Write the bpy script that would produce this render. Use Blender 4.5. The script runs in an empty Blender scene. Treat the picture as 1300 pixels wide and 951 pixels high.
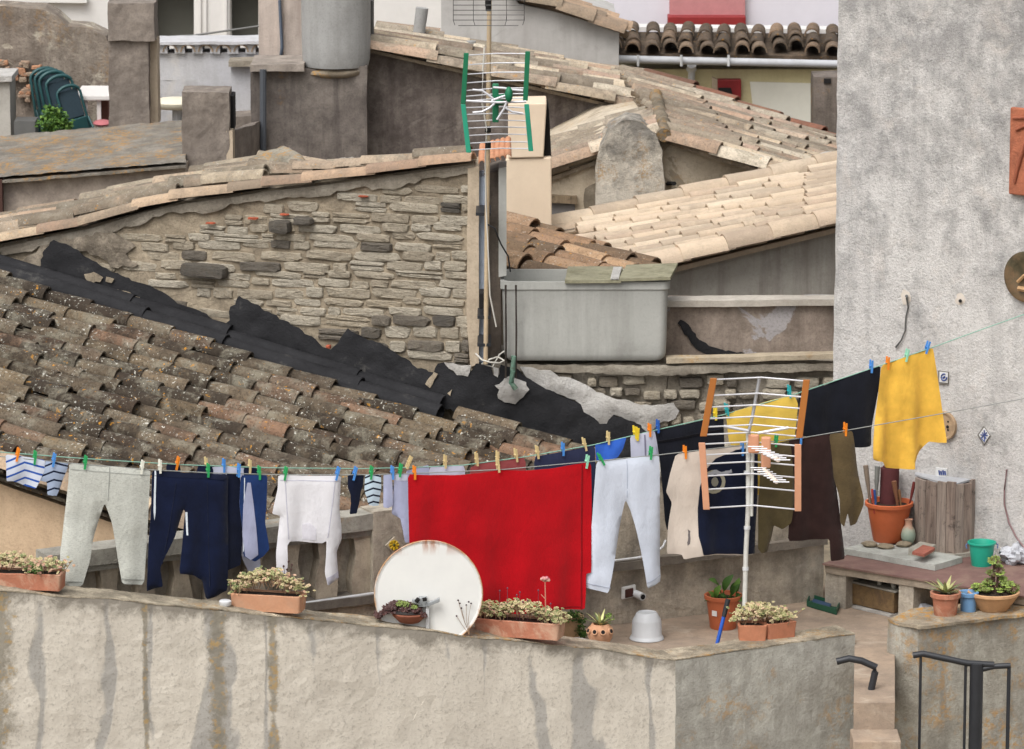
import bpy, bmesh, math, random
from mathutils import Vector, Matrix, noise as mn
from mathutils.geometry import delaunay_2d_cdt
random.seed(7)
R = math.radians
sc = bpy.context.scene
COL = sc.collection
# ------------------------------------------------------------------ camera model (1300 x 951 reference frame)
F_PX = 6000.0; TILT = R(11.0)
def _dir(px, py):
    u = (px-650.0)/F_PX; v = (475.5-py)/F_PX
    return Vector((u, math.cos(TILT)+v*math.sin(TILT), -math.sin(TILT)+v*math.cos(TILT)))
_d = _dir(785, 793); H = -_d.z/_d.y*30.0            # terrace floor z=0, 30 m away
CAM = Vector((0, 0, H))
YAW = .0023            # the stone gable and the roof below it are turned: their left end lies farther away
class YS(float):
    def __add__(s, o): return YS(float(s)+o)
    def __sub__(s, o): return YS(float(s)-o)
def P(px, py, Y):
    if isinstance(Y, YS): Y = float(Y)+max(0, 600-px)*YAW
    d = _dir(px, py); return CAM + d*(Y/d.y)
def Pz(px, py, z):
    d = _dir(px, py); return CAM + d*((z-H)/d.z)
def Pp(px, py, plane, off=0.0):
    """ray meets vertical plane (point, unit normal) moved by off along the normal"""
    o, n = plane; d = _dir(px, py)
    return CAM + d*(((o + n*off - CAM).dot(n))/d.dot(n))
def vplane(a, b):
    d = (b-a); d.z = 0; d.normalize(); n = Vector((d.y, -d.x, 0))
    if n.y > 0: n = -n
    return (a.copy(), n)
def sp(Y): return Y/F_PX*1.01        # metres per pixel near distance Y

# ------------------------------------------------------------------ colour / node helpers
def c(r, g, b, k=1.0):
    f = lambda x: (x/12.92 if x <= .04045 else ((x+.055)/1.055)**2.4)
    return (f(r/255)*k, f(g/255)*k, f(b/255)*k, 1)
def nd(nt, typ, props=None, ins=None):
    n = nt.nodes.new(typ)
    for k, v in (props or {}).items(): setattr(n, k, v)
    for k, v in (ins or {}).items():
        s = n.inputs[k]
        if isinstance(v, bpy.types.NodeSocket): nt.links.new(v, s)
        else: s.default_value = v
    return n
def newmat(name):
    m = bpy.data.materials.new(name); m.use_nodes = True
    return m, m.node_tree, m.node_tree.nodes['Principled BSDF']
def ocoord(nt, scale=(1,1,1), loc=(0,0,0)):
    t = nd(nt, 'ShaderNodeTexCoord')
    return nd(nt, 'ShaderNodeMapping', None, {'Vector': t.outputs['Object'], 'Scale': scale, 'Location': loc}).outputs[0]
def noise(nt, vec, scale, detail=5, rough=.6, dist=0):
    return nd(nt, 'ShaderNodeTexNoise', None, {'Vector': vec, 'Scale': scale, 'Detail': detail, 'Roughness': rough, 'Distortion': dist}).outputs['Fac']
def ramp(nt, fac, stops):
    r = nd(nt, 'ShaderNodeValToRGB', None, {'Fac': fac}); e = r.color_ramp.elements
    while len(e) < len(stops): e.new(.5)
    for i, (p, col) in enumerate(stops):
        e[i].position = p
        e[i].color = col if isinstance(col, tuple) else (col, col, col, 1)
    return r.outputs[0]
def mix(nt, fac, a, b, mode='MIX'):
    n = nd(nt, 'ShaderNodeMix', {'data_type': 'RGBA', 'blend_type': mode})
    for i, v in ((0, fac), (6, a), (7, b)):
        if isinstance(v, bpy.types.NodeSocket): nt.links.new(v, n.inputs[i])
        else: n.inputs[i].default_value = v
    return n.outputs[2]
def mth(nt, op, a, b=0.0, cl=False):
    n = nd(nt, 'ShaderNodeMath', {'operation': op, 'use_clamp': cl}, {0: a, 1: b}); return n.outputs[0]
def bump(nt, b, h, strength=.4, dist=.02):
    n = nd(nt, 'ShaderNodeBump', None, {'Height': h, 'Strength': strength, 'Distance': dist})
    nt.links.new(n.outputs[0], b.inputs['Normal'])
def lnk(nt, s, t): nt.links.new(s, t)

def plaster(name, base, base2, dark, dk=.5, dth=.5, streak=.4, speck=.4, patch=None, pth=.62, lichen=0, lth=.66, bmp=.35, rough=.9, seed=0, sc_=1.0, light=None, li=0, zst=None):
    """weathered render / concrete: blotches, run-off streaks, mould specks, fallen patches, lichen"""
    m, nt, b = newmat(name); off = (seed*3.7, seed*1.3, seed*2.1)
    v = ocoord(nt, (sc_,)*3, off); vs = ocoord(nt, (7*sc_, 7*sc_, .75*sc_), off)
    big = noise(nt, v, 1.5, 7, .62); mid = noise(nt, v, 6, 8, .7); fine = noise(nt, v, 55, 5, .75); st = noise(nt, vs, 1.0, 6, .62)
    col = mix(nt, ramp(nt, big, [(.35, 0.0), (.65, 1.0)]), base, base2)
    col = mix(nt, mth(nt, 'MULTIPLY', ramp(nt, mid, [(.3, 0.0), (.7, 1.0)]), .35), col, tuple(x*.82 for x in base[:3])+(1,))
    sm = mth(nt, 'MULTIPLY', ramp(nt, st, [(.47, 0.0), (.66, 1.0)]), streak)
    col = mix(nt, sm, col, dark)
    dmx = mth(nt, 'ADD', mth(nt, 'MULTIPLY', mid, .55), mth(nt, 'MULTIPLY', noise(nt, v, 2.3, 9, .72, .4), .45))
    if zst:
        sz = nd(nt, 'ShaderNodeSeparateXYZ', None, {0: ocoord(nt)}); dmx = mth(nt, 'ADD', dmx, mth(nt, 'MULTIPLY', nd(nt, 'ShaderNodeMapRange', None, {0: sz.outputs[2], 1: zst[0], 2: zst[1], 3: -.4*zst[2], 4: zst[2]}).outputs[0], 1.0))
    dm = ramp(nt, dmx, [(dth-.06, 0.0), (dth+.09, 1.0)])
    col = mix(nt, mth(nt, 'MULTIPLY', dm, dk), col, dark)
    if light: col = mix(nt, mth(nt, 'MULTIPLY', ramp(nt, noise(nt, v, 2.9, 7, .65, .6), [(.55, 0.0), (.66, 1.0)]), li), col, light)
    if patch: col = mix(nt, ramp(nt, noise(nt, v, 2.1, 8, .6, .8), [(pth, 0.0), (pth+.02, 1.0)]), col, patch)
    col = mix(nt, mth(nt, 'MULTIPLY', ramp(nt, fine, [(.5, 0.0), (.68, 1.0)]), speck), col, tuple(x*.8 for x in dark[:3])+(1,))
    col = mix(nt, mth(nt, 'MULTIPLY', ramp(nt, noise(nt, v, 90, 3, .7), [(.58, 0.0), (.7, 1.0)]), speck*.5), col, tuple(min(1, x*1.35) for x in base[:3])+(1,))
    if lichen:
        lm = mth(nt, 'MULTIPLY', ramp(nt, noise(nt, v, 2.6, 4, .6), [(lth-.12, 0.0), (lth, 1.0)]), ramp(nt, noise(nt, v, 24, 5, .7), [(.48, 0.0), (.56, 1.0)]))
        col = mix(nt, mth(nt, 'MULTIPLY', lm, lichen), col, c(190, 140, 62))
    lnk(nt, col, b.inputs['Base Color']); b.inputs['Roughness'].default_value = rough; b.inputs['Specular IOR Level'].default_value = .25
    h = mth(nt, 'ADD', mth(nt, 'MULTIPLY', fine, .5), mid)
    bump(nt, b, h, bmp, .03)
    return m

def tilemat(name, cols, mould, mk=.5, white=.4, orange=.3, seed=0, speck=.5, grey=None):
    """barrel tiles; vertex attribute tint.r picks the clay colour, tint.g how mouldy the tile is, with painted gap shade in the pans"""
    m, nt, b = newmat(name)
    at = nd(nt, 'ShaderNodeAttribute', {'attribute_name': 'tint'})
    sep = nd(nt, 'ShaderNodeSeparateColor', None, {0: at.outputs['Color']})
    v = ocoord(nt, (1,1,1), (seed*2.3, seed, 0))
    n = len(cols); col = ramp(nt, sep.outputs[0], [(i/(n-1) if n > 1 else 0, x) for i, x in enumerate(cols)])
    mid = noise(nt, v, 9, 7, .68, .3); fine = noise(nt, v, 60, 4, .7); big = noise(nt, v, 1.1, 4)
    mm = mth(nt, 'ADD', mth(nt, 'MULTIPLY', mid, .6), mth(nt, 'ADD', mth(nt, 'MULTIPLY', sep.outputs[1], .3), mth(nt, 'MULTIPLY', big, .25)))
    col = mix(nt, mth(nt, 'MULTIPLY', ramp(nt, mm, [(.45, 0.0), (.68, 1.0)]), mk), col, mould)
    if grey: col = mix(nt, mth(nt, 'MULTIPLY', ramp(nt, noise(nt, v, 5, 6, .7, .4), [(.5, 0.0), (.62, 1.0)]), .6), col, grey)
    col = mix(nt, mth(nt, 'MULTIPLY', ramp(nt, fine, [(.5, 0.0), (.66, 1.0)]), speck), col, tuple(x*.5 for x in mould[:3])+(1,))
    if white:
        pb = ramp(nt, noise(nt, v, 13, 6, .72, .6), [(.6, 0.0), (.67, 1.0)]); col = mix(nt, mth(nt, 'MULTIPLY', pb, .45*white), col, c(172, 170, 156))
        w = mth(nt, 'MULTIPLY', ramp(nt, noise(nt, v, 50, 3, .6, .3), [(.625, 0.0), (.66, 1.0)]), ramp(nt, noise(nt, v, 4, 4), [(.42, 0.0), (.55, 1.0)]))
        col = mix(nt, mth(nt, 'MULTIPLY', w, white), col, c(196, 194, 184))
    if orange:
        w = mth(nt, 'MULTIPLY', ramp(nt, noise(nt, ocoord(nt, (1,1,1), (9,3,1+seed)), 26, 3, .6, .3), [(.64, 0.0), (.67, 1.0)]), ramp(nt, noise(nt, v, 3.1, 3), [(.46, 0.0), (.56, 1.0)]))
        col = mix(nt, mth(nt, 'MULTIPLY', w, orange), col, c(196, 138, 44))
    lnk(nt, col, b.inputs['Base Color']); b.inputs['Roughness'].default_value = .92; b.inputs['Specular IOR Level'].default_value = .2
    bump(nt, b, mth(nt, 'ADD', fine, mth(nt, 'MULTIPLY', mid, 1.2)), .45, .02)
    return m

def plain(name, col, var=.12, rough=.6, scale=14, bmp=.1, spec=.4, metal=0, dirt=0, dirtcol=None, seed=0):
    m, nt, b = newmat(name); v = ocoord(nt, (1,1,1), (seed, seed*2, 0))
    n1 = noise(nt, v, scale, 6, .65); n2 = noise(nt, v, scale*5, 4, .7)
    k = tuple(x*(1-var*2) for x in col[:3])+(1,); k2 = tuple(min(1, x*(1+var)) for x in col[:3])+(1,)
    o = ramp(nt, mth(nt, 'ADD', mth(nt, 'MULTIPLY', n1, .7), mth(nt, 'MULTIPLY', n2, .3)), [(.3, k), (.7, k2)])
    if dirt: o = mix(nt, mth(nt, 'MULTIPLY', ramp(nt, noise(nt, v, scale*.5, 8, .72, .5), [(.47, 0.0), (.62, 1.0)]), dirt), o, dirtcol or c(92, 80, 66))
    lnk(nt, o, b.inputs['Base Color']); b.inputs['Roughness'].default_value = rough
    b.inputs['Specular IOR Level'].default_value = spec; b.inputs['Metallic'].default_value = metal
    bump(nt, b, mth(nt, 'ADD', n1, n2), bmp, .01)
    return m
def fabric(name, col, var=.1, knit=0, stripes=None, spec=.1):
    """cloth; stripes = (colour, period m, duty, phase)"""
    m, nt, b = newmat(name); v = ocoord(nt)
    n1 = noise(nt, v, 7, 4, .6); n2 = noise(nt, ocoord(nt, (1, 1, .35)), 160, 3, .8)
    k = tuple(x*(1-var*1.6) for x in col[:3])+(1,); k2 = tuple(min(1, x*(1+var)) for x in col[:3])+(1,)
    o = ramp(nt, n1, [(.3, k), (.7, k2)])
    if knit: o = mix(nt, mth(nt, 'MULTIPLY', ramp(nt, noise(nt, ocoord(nt, (1,1,3.2)), 55, 5, .85), [(.5, 0.0), (.62, 1.0)]), knit), o, tuple(x*.42 for x in col[:3])+(1,))
    if stripes:
        sx = nd(nt, 'ShaderNodeSeparateXYZ', None, {0: v})
        w = mth(nt, 'ADD', sx.outputs[2], mth(nt, 'MULTIPLY', mth(nt, 'ABSOLUTE', mth(nt, 'SUBTRACT', sx.outputs[0], stripes[4] if len(stripes) > 4 else 0)), .35))
        f = mth(nt, 'FRACT', mth(nt, 'ADD', mth(nt, 'DIVIDE', w, stripes[1]), 40+stripes[3]))
        o = mix(nt, mth(nt, 'LESS_THAN', f, stripes[2]), o, stripes[0])
    lnk(nt, o, b.inputs['Base Color']); b.inputs['Roughness'].default_value = .95; b.inputs['Specular IOR Level'].default_value = spec
    b.inputs['Sheen Weight'].default_value = .12
    bump(nt, b, mth(nt, 'ADD', mth(nt, 'MULTIPLY', n2, .35), mth(nt, 'ADD', mth(nt, 'MULTIPLY', n1, 1.2), mth(nt, 'MULTIPLY', noise(nt, ocoord(nt, (1, 1, .4)), 13, 3, .5, .8), .8))), .3 if not knit else .42, .02)
    return m
def wood(name, col, dark, scale=1, seed=0):
    m, nt, b = newmat(name); v = ocoord(nt, (26*scale, 26*scale, 2.2*scale), (seed, seed, seed))
    g = noise(nt, v, 1.0, 7, .72, .6); v2 = ocoord(nt, (1,1,1), (seed*2, 0, 0))
    o = ramp(nt, g, [(.33, dark), (.62, col)])
    o = mix(nt, mth(nt, 'MULTIPLY', ramp(nt, noise(nt, v2, 11, 6, .7), [(.55, 0.0), (.66, 1.0)]), .75), o, tuple(x*.35 for x in dark[:3])+(1,))
    lnk(nt, o, b.inputs['Base Color']); b.inputs['Roughness'].default_value = .85
    bump(nt, b, g, .5, .01); return m
def tintmat(name, cols, rough=.6, spec=.3, sss=0):
    m, nt, b = newmat(name)
    at = nd(nt, 'ShaderNodeAttribute', {'attribute_name': 'tint'}); sep = nd(nt, 'ShaderNodeSeparateColor', None, {0: at.outputs['Color']})
    n = len(cols); v = ocoord(nt)
    o = ramp(nt, mth(nt, 'ADD', sep.outputs[0], mth(nt, 'MULTIPLY', mth(nt, 'SUBTRACT', noise(nt, v, 60, 3), .5), .3)), [(i/(n-1), x) for i, x in enumerate(cols)])
    lnk(nt, o, b.inputs['Base Color']); b.inputs['Roughness'].default_value = rough; b.inputs['Specular IOR Level'].default_value = spec
    return m

# ------------------------------------------------------------------ mesh builder
WL = {}
def tag(o, label=None, cat=None, group=None, kind=None):
    if label: o['label'] = label
    if cat: o['category'] = cat
    if group: o['group'] = group
    if kind: o['kind'] = kind
    return o
def thing(name, label, cat, loc, group=None):
    o = bpy.data.objects.new(name, None); COL.objects.link(o); o.location = loc; o.empty_display_size = .1
    WL[o.name] = Vector(loc); return tag(o, label, cat, group)
class MB:
    def __init__(s): s.v = []; s.f = []; s.c = []
    def add(s, vs, fs, col=(.5,.5,.5)):
        k = len(s.v); s.v += [Vector(x) for x in vs]
        for f in fs: s.f.append(tuple(i+k for i in f)); s.c.append(col)
        return s
    def obox(s, o, a, b, d, col=(.5,.5,.5)):
        """corner o and three edge vectors"""
        o, a, b, d = map(Vector, (o, a, b, d))
        return s.add([o, o+a, o+a+b, o+b, o+d, o+a+d, o+a+b+d, o+b+d], [(3,2,1,0), (4,5,6,7), (0,1,5,4), (1,2,6,5), (2,3,7,6), (3,0,4,7)], col)
    def box(s, x0, y0, z0, x1, y1, z1, col=(.5,.5,.5)):
        return s.obox((x0,y0,z0), (x1-x0,0,0), (0,y1-y0,0), (0,0,z1-z0), col)
    def prism(s, poly, vec, col=(.5,.5,.5)):
        n = len(poly); vec = Vector(vec); vs = [Vector(p) for p in poly]+[Vector(p)+vec for p in poly]
        return s.add(vs, [tuple(range(n)), tuple(range(2*n-1, n-1, -1))]+[(i, (i+1) % n, (i+1) % n+n, i+n) for i in range(n)], col)
    def tube(s, pts, r, seg=8, col=(.5,.5,.5), cap=True):
        pts = [Vector(p) for p in pts]; n = len(pts); rs = r if isinstance(r, (list, tuple)) else [r]*n
        rings = []; up = Vector((0,0,1))
        for i, p in enumerate(pts):
            t = (pts[min(i+1, n-1)]-pts[max(i-1, 0)]).normalized()
            a = t.cross(up)
            if a.length < .05: a = t.cross(Vector((1,0,0)))
            a.normalize(); b = t.cross(a)
            rings.append([p+(a*math.cos(2*math.pi*k/seg)+b*math.sin(2*math.pi*k/seg))*rs[i] for k in range(seg)])
        vs = [q for rg in rings for q in rg]
        fs = [(i*seg+k, i*seg+(k+1) % seg, (i+1)*seg+(k+1) % seg, (i+1)*seg+k) for i in range(n-1) for k in range(seg)]
        if cap: fs += [tuple(range(seg-1, -1, -1)), tuple((n-1)*seg+k for k in range(seg))]
        return s.add(vs, fs, col)
    def lathe(s, ctr, prof, seg=32, col=(.5,.5,.5), M=None, wob=0):
        ctr = Vector(ctr); vs = []; n = len(prof)
        for (r, z) in prof:
            for k in range(seg):
                a = 2*math.pi*k/seg; rr = r*(1+wob*math.sin(3*a+z*20)+wob*.7*math.sin(5*a+1))
                p = Vector((rr*math.cos(a), rr*math.sin(a), z))
                vs.append((M @ p if M else p)+ctr)
        fs = [(i*seg+k, i*seg+(k+1) % seg, (i+1)*seg+(k+1) % seg, (i+1)*seg+k) for i in range(n-1) for k in range(seg)]
        if prof[0][0] > 1e-5: fs.append(tuple(range(seg-1, -1, -1)))
        if prof[-1][0] > 1e-5: fs.append(tuple((n-1)*seg+k for k in range(seg)))
        return s.add(vs, fs, col)
    def ell(s, ctr, rx, ry, rz, seg=8, rings=5, col=(.5,.5,.5), M=None, jit=0):
        pr = []; ctr = Vector(ctr); vs = [];
        for i in range(rings+1):
            t = math.pi*i/rings - math.pi/2
            for k in range(seg):
                a = 2*math.pi*k/seg; j = 1+random.uniform(-jit, jit)
                p = Vector((rx*math.cos(t)*math.cos(a)*j, ry*math.cos(t)*math.sin(a)*j, rz*math.sin(t)*j))
                vs.append((M @ p if M else p)+ctr)
        fs = [(i*seg+k, i*seg+(k+1) % seg, (i+1)*seg+(k+1) % seg, (i+1)*seg+k) for i in range(rings) for k in range(seg)]
        return s.add(vs, fs, col)
    def build(s, name, mats, parent=None, origin=None, smooth=None, bevel=0, rough=None, clean=True):
        """rough=(max edge length, displacement) roughens masonry"""
        if parent is not None: o0 = WL[parent.name]
        elif origin is not None: o0 = Vector(origin)
        else:
            xs = [p.x for p in s.v]; ys = [p.y for p in s.v]; zs = [p.z for p in s.v]
            o0 = Vector(((min(xs)+max(xs))/2, (min(ys)+max(ys))/2, min(zs)))
        me = bpy.data.meshes.new(name)
        me.from_pydata([tuple(p-o0) for p in s.v], [], s.f)
        ca = me.color_attributes.new('tint', 'FLOAT_COLOR', 'CORNER')
        for poly in me.polygons:
            cc = s.c[poly.index]
            for li in poly.loop_indices: ca.data[li].color = (cc[0], cc[1], cc[2], 1)
        bm = bmesh.new(); bm.from_mesh(me)
        if clean: bmesh.ops.remove_doubles(bm, verts=bm.verts, dist=1e-5)
        bmesh.ops.recalc_face_normals(bm, faces=bm.faces)
        if rough:
            bmesh.ops.triangulate(bm, faces=[f for f in bm.faces if len(f.verts) > 4])
            for _ in range(9):
                es = [e for e in bm.edges if e.calc_length() > rough[0]]
                if not es: break
                bmesh.ops.subdivide_edges(bm, edges=es, cuts=1, use_grid_fill=True)
            for v in bm.verts:
                w = v.co+o0
                v.co += mn.noise_vector(w*5.0)*rough[1]*.8 + mn.noise_vector(w*17.0)*rough[1]*.45
        bm.to_mesh(me); bm.free()
        for m in (mats if isinstance(mats, (list, tuple)) else [mats]): me.materials.append(m)
        if smooth is not None:
            for p in me.polygons: p.use_smooth = True
            me.set_sharp_from_angle(angle=R(smooth))
        o = bpy.data.objects.new(name, me); COL.objects.link(o)
        if parent is not None: o.parent = parent; WL[o.name] = o0
        else: o.location = o0; WL[o.name] = o0
        if bevel:
            b = o.modifiers.new('bevel', 'BEVEL'); b.width = bevel; b.segments = 2; b.limit_method = 'ANGLE'
        return o
def poly_wall(name, pts, Y, thick, mat, parent=None, rough=None, bevel=0, zdown=None, **kw):
    """pts = pixel outline, seen at world distance Y (or per-point Y as third item); extruded away from the viewer"""
    pp = [P(p[0], p[1], p[2] if len(p) > 2 else Y) for p in pts]
    m = MB(); m.prism(pp, (0, thick, 0)); return m.build(name, mat, parent, rough=rough, bevel=bevel, **kw)

# ------------------------------------------------------------------ barrel tiles
def tile(mb, p, a, b, n, L, r0, r1, h, up=True, col=(.5,.5,.5), seg=7, th=.014):
    """one half-round tile starting at p running along a; r0 upslope radius, r1 downslope radius"""
    vs = []
    for (t, r, lift) in ((0, r0, 0), (.5*L, (r0+r1)/2+random.uniform(-.003, .003), .55*h), (L, r1, h)):
        for q in (0, 1):
            for k in range(seg+1):
                ang = math.pi*k/seg; rr = r-(th if q else 0)
                y = math.cos(ang)*rr; z = math.sin(ang)*rr*1.02
                if not up: z = -z*.8
                vs.append(p+a*t+b*y+n*(z+lift))
    w = seg+1; fs = []
    for i in range(2):
        o0 = i*2*w; o1 = (i+1)*2*w
        for k in range(seg):
            fs.append((o0+k, o0+k+1, o1+k+1, o1+k)); fs.append((o0+w+k+1, o0+w+k, o1+w+k, o1+w+k+1))
        fs.append((o0, o1, o1+w, o0+w)); fs.append((o0+seg, o0+w+seg, o1+w+seg, o1+seg))
    e = 4*w
    for k in range(seg):
        fs.append((e+k, e+k+1, e+w+k+1, e+w+k)); fs.append((k+1, k, w+k, w+k+1))
    mb.add(vs, fs, col)
def tile_roof(mb, A, B, C, D, pitch=.235, expo=.33, r=.085, skip=None, tint=None, jit=1.0, pans=True, seg=7):
    """bilinear patch: columns run A->B (downslope), spread A->D"""
    A, B, C, D = map(Vector, (A, B, C, D))
    nv = max(2, round(((D-A).length+(C-B).length)/2/pitch)); L = ((B-A).length+(C-D).length)/2; nu = max(1, round(L/expo))
    def bl(u, v): return (A*(1-u)+B*u)*(1-v)+(D*(1-u)+C*u)*v
    for j in range(nv):
        ph = random.uniform(-1, 1)
        for i in range(nu):
            for cover in ((True, False) if pans else (True,)):
                u = (i+ (ph if 0 < i else 0)*.5)/nu; v = (j+(.5 if cover else 1.0))/nv
                if v > 1: continue
                p = bl(u, v); a = (bl(u+.01, v)-p).normalized(); bb = (bl(u, v+.01)-p).normalized()
                n = a.cross(bb)
                if n.z < 0: n = -n
                n.normalize(); bb = (n.cross(a)).normalized()
                if skip and skip(p): continue
                jx = random.uniform(-.012, .012)*jit; ja = random.uniform(-.03, .03)*jit
                a2 = (a+bb*ja+n*random.uniform(-.012, .012)*jit).normalized(); b2 = (n.cross(a2)).normalized()
                cc = tint(p, u, v) if tint else (random.random(), random.random(), 0)
                ll = L/nu*1.3*random.uniform(.97, 1.08)
                if i == nu-1: ll = min(ll, L/nu*1.05)
                if cover: tile(mb, p+bb*jx+n*(.036+random.uniform(-.006, .008)*jit), a2, b2, n, ll, r*.9, r*1.03, .024, True, cc, seg)
                else: tile(mb, p+bb*jx+n*.03, a2, b2, n, ll, r*1.0, r*.9, .02, False, (cc[0]*.6, min(1, cc[1]*.5+.5), 0), seg)  # pans tinted mouldier: moss, plus shade painted into the gaps between covers
def tile_line(mb, p0, p1, r=.09, expo=.36, tint=None, n=Vector((0,0,1)), jit=1, seg=7):
    p0, p1 = Vector(p0), Vector(p1); L = (p1-p0).length; k = max(1, round(L/expo)); a = (p1-p0).normalized()
    b = n.cross(a).normalized(); nn = a.cross(b)
    if nn.z < 0: nn = -nn
    for i in range(k):
        p = p0+a*(L*i/k)
        a2 = (a+b*random.uniform(-.03, .03)*jit+nn*random.uniform(-.015, .015)*jit).normalized()
        tile(mb, p+b*random.uniform(-.01, .01)*jit, a2, b, nn, L/k*1.16, r*(.95 if jit < 1 else .88), r*1.03, .014 if jit < 1 else .026, True, tint() if tint else (random.random(), random.random(), 0), seg)
def slab_under(mb, A, B, C, D, drop=.04, th=.08):
    th = th*.5
    A, B, C, D = [Vector(x)-Vector((0,0,drop)) for x in (A, B, C, D)]
    mb.add([A, B, C, D]+[x-Vector((0,0,th)) for x in (A, B, C, D)], [(0,1,2,3), (7,6,5,4), (0,4,5,1), (1,5,6,2), (2,6,7,3), (3,7,4,0)], (.2,.8,0))
# ------------------------------------------------------------------ stone laying
def stone(mb, ctr, w, h, ux, uz, nrm, dep, col):
    """pillow-shaped stone: irregular outline, rounded front"""
    K = 14; out = []
    e = random.uniform(.28, .5)
    for k in range(K):
        a = 2*math.pi*k/K+random.uniform(-.1, .1)
        ca, sa = math.cos(a), math.sin(a)
        x = abs(ca)**e*(1 if ca > 0 else -1); z = abs(sa)**e*(1 if sa > 0 else -1)
        j = 1+random.uniform(-.09, .05)
        out.append((x*w/2*j, z*h/2*(1+random.uniform(-.14, .08))))
    vs = []; tilt = random.uniform(-.12, .12)
    for (s_, d) in ((1, 0), (.985, .55*dep), (.9, .92*dep), (.55, dep*1.03)):
        for (x, z) in out:
            vs.append(ctr+ux*(x*s_)+uz*(z*s_ + x*tilt*.15)+nrm*(d+(random.uniform(-.004, .004) if d else 0)))
    vs.append(ctr+nrm*dep*1.02)
    fs = [(i*K+k, i*K+(k+1) % K, (i+1)*K+(k+1) % K, (i+1)*K+k) for i in range(3) for k in range(K)]
    fs += [(3*K+k, 3*K+(k+1) % K, 4*K) for k in range(K)]
    mb.add(vs, fs, col)
def inside(poly, x, y):
    r = False; n = len(poly)
    for i in range(n):
        x1, y1 = poly[i][0], poly[i][1]; x2, y2 = poly[(i+1) % n][0], poly[(i+1) % n][1]
        if (y1 > y) != (y2 > y) and x < (x2-x1)*(y-y1)/(y2-y1)+x1: r = not r
    return r
def edist(poly, x, y):
    d = 1e9; n = len(poly)
    for i in range(n):
        x1, y1 = poly[i][0], poly[i][1]; x2, y2 = poly[(i+1) % n][0], poly[(i+1) % n][1]
        dx, dy = x2-x1, y2-y1; t = max(0, min(1, ((x-x1)*dx+(y-y1)*dy)/(dx*dx+dy*dy+1e-9)))
        d = min(d, math.hypot(x-x1-t*dx, y-y1-t*dy))
    return d
def cdt(poly, step):
    """dense outline + jittered interior points -> triangles"""
    out = []; n = len(poly)
    for i in range(n):
        a, b = poly[i], poly[(i+1) % n]; L = math.hypot(b[0]-a[0], b[1]-a[1]); k = max(1, round(L/step))
        for j in range(k): out.append((a[0]+(b[0]-a[0])*j/k, a[1]+(b[1]-a[1])*j/k))
    m = len(out); pts = list(out)
    xs = [p[0] for p in poly]; ys = [p[1] for p in poly]
    y = min(ys)+step*.5; row = 0
    while y < max(ys):
        x = min(xs)+step*(.5 if row % 2 else 0)
        while x < max(xs):
            if inside(poly, x, y) and edist(poly, x, y) > step*.45: pts.append((x+random.uniform(-.15, .15)*step, y+random.uniform(-.15, .15)*step))
            x += step
        y += step*.87; row += 1
    r = delaunay_2d_cdt([Vector(p) for p in pts], [(i, (i+1) % m) for i in range(m)], [list(range(m))], 1, 1e-4)
    return [(v.x, v.y) for v in r[0]], [tuple(f) for f in r[2]], m
# ================================================================== BACKGROUND HOUSES
V = Vector
def T(name, label, cat, px, py, Y, group=None): return thing(name, label, cat, P(px, py, Y), group)
def jag(pts, amp=2.0, step=7):
    out = []
    for i, p in enumerate(pts):
        q = pts[(i+1) % len(pts)]; L = math.hypot(q[0]-p[0], q[1]-p[1]); k = max(1, int(L/step))
        for j in range(k):
            out.append((p[0]+(q[0]-p[0])*j/k+random.uniform(-amp, amp)*(j > 0), p[1]+(q[1]-p[1])*j/k+random.uniform(-amp, amp)*(j > 0)))
    return out
def skin(mb, poly, Y, thick, step=8, amp=.006, front=0.0, edge=1.0, pos=None):
    """a lumpy sheet of paint or mortar lying on a wall: outline in pixels, real thickness, thinner at its rim"""
    pts, tris, m = cdt(poly, step); f = []; b = []
    for i, (x, y) in enumerate(pts):
        q = pos(x, y) if pos else P(x, y, Y)
        d = 0 if i < m else min(1, edist(poly, x, y)/12)
        t = thick*(.35+.65*d)+mn.noise(q*9)*amp
        nrm = pos.n if pos and hasattr(pos, 'n') else V((0, -1, 0))
        f.append(q+nrm*(front+max(.002, t))); b.append(q+nrm*(front-.004))
    n = len(pts)
    mb.add(f+b, [t for t in tris]+[tuple(i+n for i in reversed(t)) for t in tris]+[(i, (i+1) % m, (i+1) % m+n, i+n) for i in range(m)])
# ------------------------------------------------------------------ materials
M_ground = plaster('earth', c(150,135,112), c(128,116,98), c(80,74,62), seed=1)
M_tile_old = tilemat('old_clay_tile', [c(118,104,86), c(102,91,77), c(120,105,84), c(98,88,75), c(134,106,86), c(92,84,73)], c(54,47,40), .9, .9, .7, 1, .6, grey=c(136,131,116))
M_tile_mix = tilemat('mixed_clay_tile', [c(186,164,140), c(162,148,130), c(172,148,126), c(146,136,120), c(196,180,156)], c(104,96,84), .85, .45, .4, 2, .35, grey=c(140,132,118))
M_tile_verge = tilemat('pale_verge_tile', [c(186,160,134), c(174,146,122), c(190,170,144), c(158,132,112)], c(124,112,98), .8, .15, .25, 3, .3)
M_tile_pale = tilemat('pale_clay_tile', [c(208,193,170), c(190,172,148), c(178,148,126), c(212,200,180), c(138,126,110), c(184,158,140)], c(112,102,90), .8, .3, .4, 4, .45, grey=c(146,138,122))
M_tile_new = tilemat('new_sand_tile', [c(212,192,168), c(204,184,160), c(214,197,174), c(196,174,152)], c(154,140,124), .6, 0, 0, 5, .12)
M_tile_brown = tilemat('brown_clay_tile', [c(150,122,98), c(164,132,104), c(140,116,96), c(184,152,120)], c(88,76,62), .7, .5, .6, 6, .5)
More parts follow.
